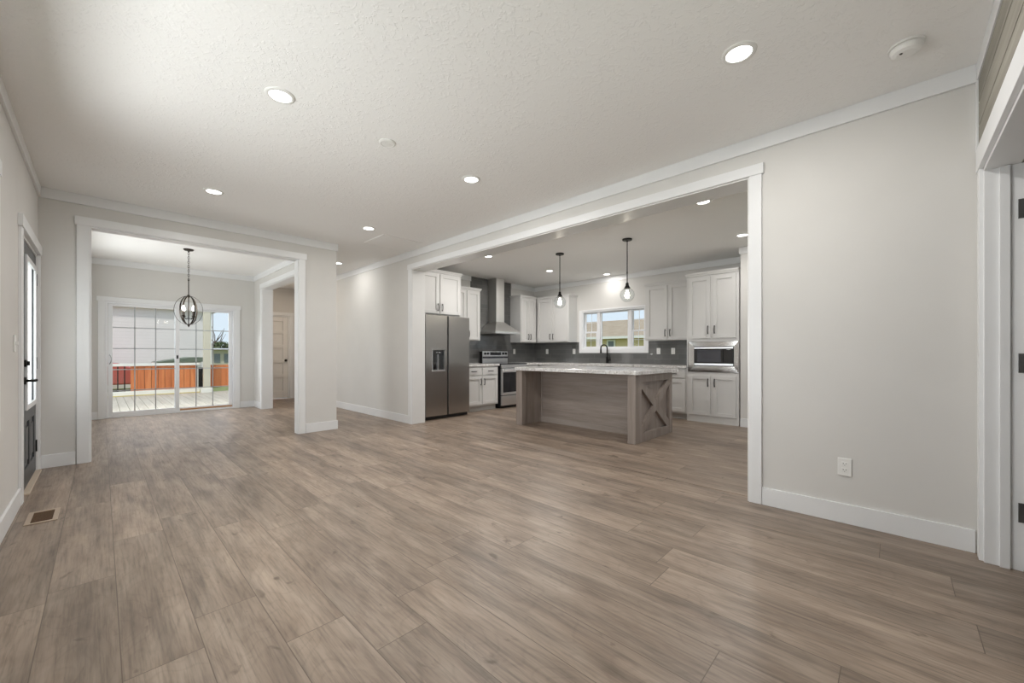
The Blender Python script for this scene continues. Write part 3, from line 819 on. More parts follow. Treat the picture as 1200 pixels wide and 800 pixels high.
# faucet
fc = thing('kitchen_faucet', 'black gooseneck pull-down faucet in front of the kitchen window', 'faucet', (7.38, 4.361, CT1))
fx, fy = 7.38, 4.361
bm = BM(); lathe(bm, fx, fy, [(0.032, CT1), (0.032, CT1 + 0.012), (0.026, CT1 + 0.02), (0.024, CT1 + 0.13), (0.018, CT1 + 0.145)], 20); obj('base', bm, 'black_metal', fc, smooth=False)
bm = BM()
pts = [(fx, fy, CT1 + 0.14), (fx, fy, 1.230)]
dirx, diry = -0.80, 0.60
for k in range(1, 9):
    a = PI * k / 8
    r = 0.07
    pts.append((fx + dirx * r * (1 - math.cos(a)), fy + diry * r * (1 - math.cos(a)), 1.230 + r * math.sin(a)))
tube(bm, pts, 0.013, 12); obj('gooseneck', bm, 'black_metal', fc, smooth=True)
e = pts[-1]
bm = BM(); tube(bm, [e, (e[0], e[1], e[2] - 0.02), (e[0], e[1], e[2] - 0.10)], 0.016, 12, rs=[0.013, 0.016, 0.018]); obj('spray_head', bm, 'black_metal', fc, smooth=True)
bm = BM(); tube(bm, [(fx, fy, CT1 + 0.075), (fx, fy - 0.075, CT1 + 0.075)], 0.014, 12); tube(bm, [(fx, fy - 0.07, CT1 + 0.075), (fx, fy - 0.062, CT1 + 0.17)], 0.007, 10); obj('handle', bm, 'black_metal', fc, smooth=True)

# tall cabinet with built-in microwave
FT = Face('-x', 6.82)
ty0, ty1 = 1.738, 2.522
tc = thing('tall_cabinet', 'tall white pantry cabinet housing the built-in microwave', 'cabinet', (7.13, 2.13, 0))
bm = BM()
FT.b(bm, ty0, ty1, 0, XW - 6.822, 0.0, 0.818); FT.b(bm, ty0, ty1, 0, XW - 6.822, 1.312, 2.385)
FT.b(bm, ty0, ty0 + 0.018, 0, XW - 6.822, 0.818, 1.312); FT.b(bm, ty1 - 0.018, ty1, 0, XW - 6.822, 0.818, 1.312)
FT.b(bm, ty0 + 0.018, ty1 - 0.018, 0.55, XW - 6.822, 0.818, 1.312)
obj('body', bm, 'cabinet_paint', tc, bev=0.0015)
m = (ty0 + ty1) / 2
for k, (a, b_) in enumerate(((ty0 + 0.04, m - 0.02), (m + 0.02, ty1 - 0.04))):
    d = shaker(FT, a, b_, 1.365, 2.36, tc); pull(FT, b_ - 0.03 if k == 0 else a + 0.03, 1.50, d)
    d = shaker(FT, a, b_, 0.115, 0.762, tc); pull(FT, b_ - 0.03 if k == 0 else a + 0.03, 0.65, d)
crown(FT, ty0, ty1, XW - 6.822, 2.385, 2.445, tc, ends=(False, True))
mw = thing('microwave', 'built-in steel microwave with black glass door in the tall cabinet', 'microwave', (6.85, 2.13, 0.83))
a0, a1, b0, b1 = ty0 + 0.006, ty1 - 0.030, 0.822, 1.308
i0, i1, j0, j1 = 1.805, 2.402, 0.915, 1.232
bm = BM()
def bevel_ring(bm, F, o, i, d_o, d_i):
    (oa, ob, oc, od), (ia, ib, ic, id_) = o, i
    O = [bm.verts.new(F.pt(*p)) for p in ((oa, d_o, oc), (ob, d_o, oc), (ob, d_o, od), (oa, d_o, od))]
    I = [bm.verts.new(F.pt(*p)) for p in ((ia, d_i, ic), (ib, d_i, ic), (ib, d_i, id_), (ia, d_i, id_))]
    K = [bm.verts.new(F.pt(*p)) for p in ((oa, -0.0005, oc), (ob, -0.0005, oc), (ob, -0.0005, od), (oa, -0.0005, od))]
    for k in range(4):
        bm.faces.new((O[k], O[(k + 1) % 4], I[(k + 1) % 4], I[k])); bm.faces.new((K[k], K[(k + 1) % 4], O[(k + 1) % 4], O[k]))
bevel_ring(bm, FT, (a0, a1, b0, b1), (i0, i1, j0, j1), -0.016, -0.014)
obj('trim_frame', bm, 'chrome', mw)
bm = BM(); FT.b(bm, i0, i1, -0.012, 0.42, j0, j1); obj('body', bm, 'black_plastic', mw, bev=0.002)
bm = BM(); FT.b(bm, i0 + 0.01, i1 - 0.01, -0.034, -0.012, j0 + 0.012, j0 + 0.045); FT.b(bm, i0 + 0.01, i1 - 0.01, -0.034, -0.012, j1 - 0.035, j1 - 0.012); obj('steel_rail', bm, 'range_steel', mw, bev=0.002)
bm = BM(); FT.b(bm, i0 + 0.155, i1 - 0.012, -0.030, -0.012, j0 + 0.046, j1 - 0.036); dr = obj('door', bm, 'dark_glass', mw, bev=0.002)
bm = BM(); FT.b(bm, i0 + 0.185, i1 - 0.06, -0.0325, -0.030, j0 + 0.065, j1 - 0.058); obj('window', bm, 'screen_glass', dr)
bm = BM(); FT.b(bm, i0 + 0.012, i0 + 0.150, -0.030, -0.012, j0 + 0.046, j1 - 0.036); cp = obj('control_panel', bm, 'dark_glass', mw, bev=0.002)
bm = BM(); FT.b(bm, i0 + 0.045, i0 + 0.10, -0.0315, -0.030, j1 - 0.055, j1 - 0.050); obj('display', bm, 'white_plastic', cp)

# refrigerator
fr = thing('refrigerator', 'stainless side-by-side refrigerator with a water dispenser', 'refrigerator', (4.17, 5.95, 0))
FF = Face('-y', 5.60)
r0, r1, rs = 3.70, 4.655, 4.175
bm = BM(); FF.b(bm, r0, r1, 0.045, 0.80, 0.035, 1.775); obj('body', bm, 'black_plastic', fr, bev=0.004)
bm = BM()
z0, z1 = 0.065, 1.768
q0, q1, qz0, qz1 = 3.865, 4.085, 0.845, 1.165
for u0, u1, za, zb in ((r0 + 0.02, q0, z0, z1), (q1, rs - 0.018, z0, z1), (q0, q1, z0, qz0), (q0, q1, qz1, z1)):
    FF.b(bm, u0, u1, -0.02, 0.045, za, zb)
bmesh.ops.remove_doubles(bm, verts=bm.verts, dist=1e-5)
dl = obj('freezer_door', bm, 'fridge_steel', fr)
bm = BM(); FF.b(bm, rs + 0.014, r1, -0.02, 0.045, z0, z1); obj('fridge_door', bm, 'fridge_steel', fr, bev=0.006)
bm = BM(); FF.b(bm, rs - 0.017, rs + 0.013, 0.0, 0.044, z0, z1); obj('handle_recess', bm, 'black_plastic', fr)
bm = BM(); FF.b(bm, q0, q1, 0.03, 0.044, qz0, qz1); FF.b(bm, q0, q1, -0.015, 0.03, qz1 - 0.06, qz1); FF.b(bm, q0 + 0.002, q0 + 0.006, -0.01, 0.03, qz0, qz1); dp = obj('dispenser', bm, 'dark_glass', dl)
bm = BM(); FF.b(bm, q0 - 0.014, q0, -0.026, -0.018, qz0 - 0.02, qz1 + 0.02); FF.b(bm, q1, q1 + 0.014, -0.026, -0.018, qz0 - 0.02, qz1 + 0.02); FF.b(bm, q0, q1, -0.026, -0.018, qz1, qz1 + 0.02); FF.b(bm, q0 - 0.02, q1 + 0.02, -0.034, -0.018, qz0 - 0.03, qz0); obj('dispenser_frame', bm, 'range_steel', dl, bev=0.002)
bm = BM(); FF.b(bm, 3.985, 3.995, 0.0, 0.03, qz0, qz1 - 0.06); FF.b(bm, 3.93, 3.96, -0.018, -0.014, qz1 - 0.035, qz1 - 0.02); FF.b(bm, 3.98, 4.02, -0.018, -0.014, qz1 - 0.035, qz1 - 0.02); obj('dispenser_lever', bm, 'range_steel', dl)
bm = BM(); FF.b(bm, r0 + 0.01, r1 - 0.01, 0.03, 0.10, 0.012, 0.06); obj('base_grille', bm, 'black_plastic', fr)
for u in (r0 + 0.07, r1 - 0.07):
    bm = BM(); tube(bm, [FF.pt(u - 0.02, 0.08, 0.022), FF.pt(u + 0.02, 0.08, 0.022)], 0.022, 14); obj('foot', bm, 'black_plastic', fr)

# range
rg = thing('kitchen_range', 'stainless electric range with black oven glass under the hood', 'range', (6.0, 6.06, 0))
FG = Face('-y', 5.74)
g0, g1 = 5.628, 6.392
bm = BM(); FG.b(bm, g0, g1, 0.03, 0.66, 0.03, 0.895); obj('body', bm, 'black_plastic', rg, bev=0.002)
bm = BM(); FG.b(bm, g0, g1, -0.005, 0.66, 0.896, 0.914); obj('cooktop', bm, 'dark_glass', rg, bev=0.003)
bm = BM(); FG.b(bm, g0 + 0.004, g1 - 0.004, 0.0, 0.03, 0.825, 0.893); obj('front_trim', bm, 'range_steel', rg, bev=0.004)
bm = BM(); FG.b(bm, g0 + 0.006, g1 - 0.006, -0.012, 0.03, 0.27, 0.815); od = obj('oven_door', bm, 'range_steel', rg, bev=0.004)
bm = BM(); FG.b(bm, g0 + 0.035, g1 - 0.035, -0.016, -0.011, 0.325, 0.735); obj('oven_window', bm, 'oven_glass', od)
bm = BM(); tube(bm, [FG.pt(g0 + 0.04, -0.055, 0.775), FG.pt(g1 - 0.04, -0.055, 0.775)], 0.013, 12)
for u in (g0 + 0.07, g1 - 0.07): tube(bm, [FG.pt(u, -0.01, 0.775), FG.pt(u, -0.055, 0.775)], 0.009, 10)
obj('handle', bm, 'range_steel', od, smooth=True)
bm = BM(); FG.b(bm, g0 + 0.006, g1 - 0.006, -0.01, 0.03, 0.06, 0.255); obj('storage_drawer', bm, 'range_steel', rg, bev=0.004)
bm = BM(); FG.b(bm, g0 + 0.02, g1 - 0.02, 0.06, 0.6, 0.0, 0.03); obj('base', bm, 'black_plastic', rg)
bm = BM(); FG.b(bm, g0, g1, 0.575, 0.668, 0.914, 1.168); bg_ = obj('backguard', bm, 'range_steel', rg, bev=0.006)
bm = BM(); FG.b(bm, g0 - 0.001, g0 + 0.004, 0.58, 0.669, 0.914, 1.165); obj('side_cap', bm, 'black_plastic', bg_)
bm = BM(); FG.b(bm, g0 + 0.22, g1 - 0.22, 0.571, 0.575, 1.085, 1.15); dpn = obj('display', bm, 'dark_glass', bg_)
bm = BM(); FG.b(bm, g0 + 0.002, g1 - 0.002, 0.570, 0.575, 1.015, 1.055); obj('glass_strip', bm, 'screen_glass', bg_)
for u in (g0 + 0.07, g0 + 0.155, g1 - 0.155, g1 - 0.07):
    bm = BM(); tube(bm, [FG.pt(u, 0.575, 1.118), FG.pt(u, 0.548, 1.118)], 0.024, 16, rs=[0.026, 0.021]); obj('knob', bm, 'black_plastic', bg_)

# range hood
hd = thing('range_hood', 'stainless pyramid range hood with chimney against dark tile', 'range hood', (6.0, 6.17, 1.535))
h0, h1, hy0, hy1 = 5.632, 6.375, 5.92, YS - 0.011
c0, c1, cy0 = 5.885, 6.125, 6.16
bm = BM(); bx(bm, h0, h1, hy0, hy1, 1.535, 1.585); obj('rim', bm, 'hood_steel', hd, bev=0.002)
bm = BM()
A = [bm.verts.new(p) for p in ((h0, hy0, 1.585), (h1, hy0, 1.585), (h1, hy1, 1.585), (h0, hy1, 1.585))]
B = [bm.verts.new(p) for p in ((c0, cy0, 1.80), (c1, cy0, 1.80), (c1, hy1, 1.80), (c0, hy1, 1.80))]
bm.faces.new(B); bm.faces.new(list(reversed(A)))
for k in range(4): bm.faces.new((A[k], A[(k + 1) % 4], B[(k + 1) % 4], B[k]))
obj('canopy', bm, 'hood_steel', hd)
box('chimney', (c0, c1, cy0, hy1, 1.80, H - 0.001), 'hood_steel', hd, bev=0.002)
box('grease_filter', (h0 + 0.06, h1 - 0.06, hy0 + 0.06, hy1 - 0.05, 1.528, 1.5355), 'hinge_metal', hd)

# island
isl = thing('kitchen_island', 'brown wood kitchen island with X-braced end and marbled top', 'island', (5.1, 3.3, 0))
X0, X1, Y0, Y1, ZT = 4.555, 5.665, 2.30, 4.315, 0.854
def leg(y0, y1):
    return box('leg', (X0, X0 + 0.10, y0, y1, 0, ZT), 'island_wood_v', isl, bev=0.003)
leg(Y0, Y0 + 0.105); leg(Y1 - 0.125, Y1)
# braced end
bm = BM()
e0, e1 = X0 + 0.1005, X1
bx(bm, e0, e1, Y0 + 0.040, Y0 + 0.10, 0, ZT)
bx(bm, e0, e0 + 0.07, Y0, Y0 + 0.040, 0, ZT); bx(bm, e1 - 0.09, e1, Y0, Y0 + 0.040, 0, ZT)
bx(bm, e0 + 0.07, e1 - 0.09, Y0, Y0 + 0.040, ZT - 0.10, ZT); bx(bm, e0 + 0.07, e1 - 0.09, Y0, Y0 + 0.040, 0, 0.11)
ep = obj('end_panel', bm, 'island_wood_v', isl, bev=0.003)
pa, pb, za, zb = e0 + 0.07, e1 - 0.09, 0.11, ZT - 0.10
bm = BM()
def brace(bm, p, q, w, y0, y1):
    p = Vector(p); q = Vector(q); d = (q - p).normalized(); n = Vector((-d.y, d.x)) * w / 2
    prism(bm, [tuple(p + n), tuple(q + n), tuple(q - n), tuple(p - n)], lambda a, b, dd: (a, dd, b), y0, y1)
w_ = 0.095
# clip each diagonal to the opening: polygon corners on the frame
def xpoly(bm, flip, y0, y1):
    k = 0.075
    pts = [(pa, za), (pa + k, za), (pb, zb - k), (pb, zb), (pb - k, zb), (pa, za + k)]
    if flip: pts = [(a, za + zb - b) for a, b in pts]
    prism(bm, pts, lambda a, b, dd: (a, dd, b), y0, y1)
xpoly(bm, False, Y0 + 0.002, Y0 + 0.040); xpoly(bm, True, Y0 + 0.003, Y0 + 0.040)
obj('x_brace', bm, 'island_wood_v', isl)
box('end_panel', (X0 + 0.1005, X1, Y1 - 0.10, Y1, 0, ZT), 'island_wood_v', isl, bev=0.003)
XB = 5.055
box('body', (XB + 0.02, X1 - 0.02, Y0 + 0.10, Y1 - 0.10, 0.0, ZT), 'island_wood_v', isl)
box('back_panel', (XB, XB + 0.02, Y0 + 0.10, Y1 - 0.10, 0.0, ZT), 'island_wood_h', isl)
boxes('base_trim', [(XB - 0.014, XB, Y0 + 0.101, Y1 - 0.101, 0, 0.075)], 'island_wood_h', isl, bev=0.002)
boxes('corner_batten', [(XB - 0.014, XB, Y1 - 0.125, Y1 - 0.101, 0.075, ZT), ], 'island_wood_v', isl, bev=0.002)
bm = BM()
tx0, tx1, ty_0, ty_1 = 4.515, 5.79, 2.245, 4.345
r = 0.06
poly = []
for cx, cy, a0_ in ((tx1 - r, ty_1 - r, 0), (tx0 + r, ty_1 - r, 90), (tx0 + r, ty_0 + r, 180), (tx1 - r, ty_0 + r, 270)):
    for k in range(6):
        a = math.radians(a0_ + 90 * k / 5); poly.append((cx + r * math.cos(a), cy + r * math.sin(a)))
prism(bm, poly, lambda a, b, d: (a, b, d), ZT + 0.001, 0.905)
obj('island_top', bm, 'marbled_laminate', isl, bev=0.006)

# ------------------------------------------------------------------ lamps
def recessed(x, y, label, power, group, color=(1.0, 0.97, 0.93)):
    t = thing('recessed_light', label, 'ceiling light', (x, y, H), group)
    bm = BM(); lathe(bm, x, y, [(0.060, H - 0.0005), (0.064, H - 0.010), (0.082, H - 0.006), (0.085, H - 0.0005)], 36, cap=False)
    obj('trim_ring', bm, 'white_plastic', t, smooth=True)
    bm = BM(); lathe(bm, x, y, [(0.061, H - 0.0006), (0.0612, H - 0.006), (0.0, H - 0.0065)], 36)
    obj('diffuser', bm, 'lamp_diffuser', t)
    l = area_light('lamp', (x, y, H - 0.012), (0, 0, -1), 0.12, 0.12, power, color, 'DISK')
GL = 'round recessed ceiling lights'
recessed(0.78, 2.78, 'recessed ceiling light between the round cover plate and the front door wall', LAMP_LIVING * 0.8, GL)
recessed(2.39, 0.61, 'recessed ceiling light beside the smoke detector', LAMP_LIVING, GL)
recessed(0.78, 4.90, 'recessed ceiling light just in front of the chandelier room opening', LAMP_LIVING * 0.4, GL)
recessed(2.39, 2.84, 'recessed ceiling light between the round cover plate and the kitchen opening', LAMP_LIVING, GL)
recessed(2.40, 4.90, 'recessed ceiling light beside the square attic hatch', LAMP_LIVING * 0.5, GL)
recessed(2.946, 7.187, 'recessed ceiling light in the passage past the dining partition end', LAMP_HALL * 0.7, GL)
recessed(2.95, 9.35, 'recessed hallway light glimpsed above the five-panel door', LAMP_HALL * 1.9, GL, (1.0, 0.83, 0.67))
recessed(4.462, 1.48, 'recessed kitchen light closest to the white kitchen casing top', LAMP_KITCHEN * 0.4, GL)
recessed(6.087, 1.51, 'recessed kitchen light in front of the tall microwave cabinet', LAMP_KITCHEN * 0.45, GL)
recessed(4.478, 4.885, 'recessed kitchen light in front of the cabinet over the refrigerator', LAMP_KITCHEN * 0.8, GL)
recessed(6.099, 4.877, 'recessed kitchen light in front of the range hood and corner cabinets', LAMP_KITCHEN, GL)
recessed(7.172, 4.248, 'recessed kitchen light directly over the sink window', LAMP_KITCHEN * 0.14, GL)

def pendant(x, y, label):
    t = thing('pendant_light', label, 'pendant light', (x, y, H), 'globe pendants over the island')
    bm = BM(); lathe(bm, x, y, [(0.068, H - 0.0005), (0.068, H - 0.016), (0.060, H - 0.022), (0.012, H - 0.026), (0.010, H - 0.04)], 28); obj('ceiling_canopy', bm, 'black_metal', t)
    bm = BM(); tube(bm, [(x, y, H - 0.03), (x, y, 2.11)], 0.007, 10); tube(bm, [(x, y, 2.275), (x, y, 2.25)], 0.010, 10); obj('stem', bm, 'black_metal', t, smooth=True)
    bm = BM(); lathe(bm, x, y, [(0.010, 2.125), (0.020, 2.115), (0.022, 2.085), (0.040, 2.05), (0.044, 2.040)], 24); obj('socket', bm, 'black_metal', t)
    R, zc = 0.100, 1.95
    prof_o, prof_i = [], []
    for k in range(15):
        a = math.radians(24 + (180 - 24) * k / 14)
        prof_o.append((max(R * math.sin(a), 0.0), zc + R * math.cos(a)))
        prof_i.append((max((R - 0.003) * math.sin(a), 0.0), zc + (R - 0.003) * math.cos(a)))
    prof_o[-1] = (0.0, prof_o[-1][1]); prof_i[-1] = (0.0, prof_i[-1][1])
    bm = BM(); lathe(bm, x, y, prof_o, 36, cap=False); lathe(bm, x, y, prof_i, 36, cap=False)
    obj('glass_globe', bm, 'globe_glass', t, smooth=True)
    bm = BM(); lathe(bm, x, y, [(0.0, 2.02), (0.014, 2.018), (0.016, 1.995), (0.030, 1.96), (0.033, 1.935), (0.024, 1.908), (0.0, 1.898)], 20); obj('bulb', bm, 'bulb_glow', t, smooth=True)
pendant(5.172, 3.924, 'clear globe pendant hanging over the refrigerator end of the island')
pendant(5.18, 2.74, 'clear globe pendant hanging over the X-braced end of the island')

# chandelier
cx, cy = 0.944, 7.915
ch = thing('chandelier', 'dark bronze orb chandelier with candle lights in the dining room', 'chandelier', (cx, cy, H))
bm = BM(); lathe(bm, cx, cy, [(0.065, H - 0.0005), (0.065, H - 0.012), (0.05, H - 0.024), (0.012, H - 0.03), (0.008, H - 0.05)], 28); obj('ceiling_canopy', bm, 'bronze_metal', ch)
bm = BM()
zt = H - 0.045
k = 0
while zt > 2.26:
    zc = zt - 0.020
    pts = []
    for q in range(12):
        a = 2 * PI * q / 12
        o_ = 0.010 * math.cos(a)
        pts.append((cx + (o_ if k % 2 == 0 else 0), cy + (0 if k % 2 == 0 else o_), zc + 0.022 * math.sin(a)))
    tube(bm, pts, 0.0032, 6, closed=True)
    zt -= 0.034; k += 1
obj('chain', bm, 'bronze_metal', ch, smooth=True)
ZC, RX, RZ = 1.79, 0.178, 0.225
bm = BM(); tube(bm, [(cx, cy, 2.27), (cx, cy, ZC - RZ + 0.01)], 0.007, 10); lathe(bm, cx, cy, [(0.0, 2.035), (0.016, 2.03), (0.02, 2.01), (0.008, 1.985)], 16); obj('center_stem', bm, 'bronze_metal', ch)
for k in range(3):
    a0_ = math.radians(108 + 60 * k)
    bm = BM()
    ca, sa = math.cos(a0_), math.sin(a0_)
    n = 48
    rings = []
    for q in range(n):
        a = 2 * PI * q / n
        px, pz = RX * math.sin(a), RZ * math.cos(a)
        nx, nz = math.sin(a), math.cos(a)
        row = []
        for (w, th) in ((-0.010, 0), (0.010, 0), (0.010, 0.004), (-0.010, 0.004)):
            rr = px - nx * th; zz = pz - nz * th
            row.append(bm.verts.new((cx + ca * rr - sa * w, cy + sa * rr + ca * w, ZC + zz)))
        rings.append(row)
    for q in range(n):
        A, B = rings[q], rings[(q + 1) % n]
        for j in range(4): bm.faces.new((A[j], A[(j + 1) % 4], B[(j + 1) % 4], B[j]))
    obj('orb_band', bm, 'bronze_metal', ch, smooth=False)
bm = BM(); lathe(bm, cx, cy, [(0.0, ZC - RZ + 0.02), (0.02, ZC - RZ + 0.005), (0.014, ZC - RZ - 0.015), (0.0, ZC - RZ - 0.04)], 16); obj('finial', bm, 'bronze_metal', ch, smooth=True)
for k in range(4):
    a = math.radians(35 + 90 * k)
    px, py = cx + 0.085 * math.cos(a), cy + 0.085 * math.sin(a)
    bm = BM()
    tube(bm, [(cx, cy, ZC - 0.12), (cx + 0.045 * math.cos(a), cy + 0.045 * math.sin(a), ZC - 0.135), (px, py, ZC - 0.10)], 0.005, 8)
    lathe(bm, px, py, [(0.008, ZC - 0.105), (0.024, ZC - 0.09), (0.024, ZC - 0.086)], 16)
    ar = obj('arm', bm, 'bronze_metal', ch)
    bm = BM(); lathe(bm, px, py, [(0.012, ZC - 0.086), (0.012, ZC - 0.01)], 14); obj('candle_sleeve', bm, 'candle_sleeve', ar)
    bm = BM(); lathe(bm, px, py, [(0.010, ZC - 0.0095), (0.018, ZC + 0.015), (0.018, ZC + 0.03), (0.010, ZC + 0.055), (0.0, ZC + 0.075)], 14); obj('bulb', bm, 'bulb_glow', ar, smooth=True)

# ------------------------------------------------------------------ small fittings
sd = thing('smoke_detector', 'white domed smoke detector on the ceiling', 'smoke detector', (2.943, -0.038, H))
x, y = 2.943, -0.038
bm = BM(); lathe(bm, x, y, [(0.072, H - 0.0005), (0.072, H - 0.012)], 36); obj('base', bm, 'white_plastic', sd)
bm = BM(); lathe(bm, x, y, [(0.064, H - 0.0125), (0.066, H - 0.022), (0.058, H - 0.040), (0.040, H - 0.048), (0.0, H - 0.049)], 36); obj('body', bm, 'white_plastic', sd, bev=0.002)
bm = BM(); lathe(bm, x - 0.025, y + 0.02, [(0.007, H - 0.0485), (0.006, H - 0.0515)], 12); obj('test_button', bm, 'slot_dark', sd)
bm = BM(); lathe(bm, 1.529, 2.811, [(0.062, H - 0.0005), (0.062, H - 0.006), (0.050, H - 0.012), (0.046, H - 0.009), (0.0, H - 0.009)], 36)
for a in (-0.02, 0.02): lathe(bm, 1.529 + a, 2.811, [(0.004, H - 0.009), (0.004, H - 0.011)], 10)
tag(obj('ceiling_cover_plate', bm, 'white_plastic', smooth=False), 'small white round cover plate on the living room ceiling', 'cover plate')
at = thing('attic_hatch', 'square white attic hatch panel in the ceiling by the kitchen wall', 'attic hatch', (2.97, 5.30, H))
box('panel', (2.69, 3.25, 5.03, 5.55, H - 0.006, H - 0.0005), 'ceiling_texture', at)
boxes('frame', [(2.66, 2.69, 5.0, 5.58, H - 0.009, H - 0.0005), (3.25, 3.28, 5.0, 5.58, H - 0.009, H - 0.0005), (2.69, 3.25, 5.0, 5.03, H - 0.009, H - 0.0005), (2.69, 3.25, 5.55, 5.58, H - 0.009, H - 0.0005)], 'ceiling_texture', at)

def outlet(F, u, z, label, group, duplex=True):
    t = thing('wall_outlet', label, 'outlet', F.pt(u, 0, z), group)
    bm = BM(); F.b(bm, u - 0.036, u + 0.036, -0.007, -0.0005, z - 0.058, z + 0.058); obj('cover_plate', bm, 'white_plastic', t, bev=0.003)
    for s in (-1, 1):
        bm = BM(); F.b(bm, u - 0.016, u + 0.016, -0.009, -0.0065, z + s * 0.02 - 0.014, z + s * 0.02 + 0.014); r_ = obj('receptacle', bm, 'white_plastic', t, bev=0.002)
        bm = BM()
        for du in (-0.007, 0.007): F.b(bm, u + du - 0.0012, u + du + 0.0012, -0.0095, -0.0088, z + s * 0.02 - 0.002, z + s * 0.02 + 0.007)
        F.b(bm, u - 0.002, u + 0.002, -0.0095, -0.0088, z + s * 0.02 - 0.010, z + s * 0.02 - 0.006)
        obj('slot', bm, 'slot_dark', r_)
    return t
GO = 'white outlets on the dark tile backsplash'
outlet(Face('-x', XK), 0.245, 0.37, 'white wall outlet low on the plain living room wall', None)
FS = Face('-y', YS - 0.01)
outlet(FS, 6.71, 1.165, 'white outlet on dark tile beside the range', GO)
FWn = Face('-x', XW - 0.01)
outlet(FWn, 6.02, 1.165, 'white outlet on dark tile in the room corner under the corner cabinets', GO)
outlet(FWn, 5.24, 1.165, 'white outlet on dark tile between corner cabinets and sink window', GO)
outlet(FWn, 3.28, 1.165, 'white outlet on dark tile next to the sink window, of the pair by the microwave', GO)
outlet(FWn, 3.00, 1.165, 'white outlet on dark tile closest to the tall microwave cabinet', GO)

sw = thing('light_switch', 'white light switch plate beside the front door', 'light switch', (XL, 4.44, 1.19))
box('cover_plate', (XL + 0.0005, XL + 0.007, 4.40, 4.475, 1.13, 1.25), 'white_plastic', sw, bev=0.003)
box('toggle', (XL + 0.007, XL + 0.020, 4.432, 4.443, 1.18, 1.203), 'white_plastic', sw, bev=0.002)

fv = thing('floor_vent', 'brown metal floor vent register set into planks by the front door', 'floor vent', (-0.28, 4.21, 0))
v0, v1, q0, q1 = -0.352, -0.205, 4.06, 4.36
boxes('frame', [(v0, v0 + 0.025, q0, q1, 0.0003, 0.006), (v1 - 0.025, v1, q0, q1, 0.0003, 0.006), (v0 + 0.025, v1 - 0.025, q0, q0 + 0.025, 0.0003, 0.006), (v0 + 0.025, v1 - 0.025, q1 - 0.025, q1, 0.0003, 0.006)], 'vent_metal', fv, bev=0.001)
bars = [(v0 + 0.025, v1 - 0.025, q0 + 0.025, q1 - 0.025, 0.0003, 0.001)]
for k in range(16):
    yy = q0 + 0.032 + k * 0.0152
    bars.append((v0 + 0.025, v1 - 0.025, yy, yy + 0.006, 0.001, 0.004))
boxes('louvers', bars, 'vent_dark', fv)

# ------------------------------------------------------------------ outside
struct(box('ground', (-60, 60, -40, 90, -0.40, -0.07), 'lawn_grass'))
bm = BM()
xx = -3.0
while xx < 5.0:
    bx(bm, xx, xx + 0.136, YB + 0.155, 14.95, -0.069, -0.035)
    xx += 0.142
struct(obj('deck', bm, 'deck_wood'))
RY = 14.9
dr_ = thing('deck_railing', 'orange-stained wooden picket railing along the deck edge', 'railing', (1.5, RY, -0.035))
for x0, x1, nm in ((0.55, 2.0, 0), (2.29, 4.6, 1)):
    xx = x0
    while xx < x1 - 0.05:
        box('picket', (xx, min(xx + 0.132, x1), RY, RY + 0.02, 0.10, 0.775), 'cedar', dr_)
        xx += 0.141 if nm == 0 else 0.134
boxes('gap_shade_board', [(0.57, 1.98, RY + 0.021, RY + 0.032, 0.11, 0.765), (2.31, 4.5, RY + 0.021, RY + 0.032, 0.11, 0.765)], 'vent_dark', dr_)  # dark boards added behind the pickets stand in for shade in the gaps
boxes('top_rail', [(-2.6, 2.035, RY - 0.045, RY + 0.055, 0.775, 0.845)], 'cream_trim', dr_, bev=0.004)
boxes('bottom_rail', [(-2.6, 2.035, RY - 0.03, RY + 0.03, -0.034, 0.098)], 'cream_trim', dr_, bev=0.004)
boxes('edge_strip', [(-2.6, 2.035, RY - 0.07, RY - 0.031, -0.034, -0.01)], 'straw', dr_)
for xx in (0.434, 0.303, 0.172, 0.041, -0.09, -0.221):
    box('baluster', (xx - 0.012, xx + 0.012, RY - 0.01, RY + 0.012, 0.098, 0.775), 'black_metal', dr_)
box('dark_panel', (2.005, 2.20, RY + 0.002, RY + 0.02, 0.10, 0.70), 'black_metal', dr_)  # narrow dark panel in the gap between railing and post
pp = thing('porch_post', 'cream square porch post standing on the deck edge', 'post', (2.17, 14.72, -0.035))
box('shaft', (2.095, 2.255, 14.64, 14.80, 0.0, 3.2), 'post_cream', pp, bev=0.006)
box('base', (2.04, 2.31, 14.58, 14.826, -0.034, 0.10), 'cream_trim', pp, bev=0.006)

nh = thing('neighbor_house', 'large white-sided house wall beyond the deck', 'house', (-3.5, 22, -0.07))
box('siding_wall', (-12, 2.95, 19.0, 27, -0.07, 2.72), 'white_siding', nh)
box('eave', (-12.3, 3.14, 18.85, 27.4, 2.72, 2.86), 'eave_grey', nh)
bm = BM(); prism(bm, [(18.85, 2.862), (27.4, 2.862), (23.0, 5.2)], lambda a, b, d: (d, a, b), -12.3, 3.14); obj('roof', bm, 'shingles', nh)
box('corner_trim', (2.84, 2.96, 18.985, 19.0, -0.07, 2.72), 'cream_trim', nh)
sh = thing('garden_shed', 'low shed with grey-green roof showing above the deck railing', 'shed', (1.9, 17.2, -0.07))
box('wall', (1.15, 2.3, 16.6, 17.8, -0.07, 0.84), 'white_siding', sh)
bm = BM(); prism(bm, [(1.15, 0.845), (2.4, 0.845), (2.4, 0.99), (2.0, 0.99)], lambda a, b, d: (a, d, b), 16.5, 17.9); obj('roof', bm, 'shed_roof', sh)

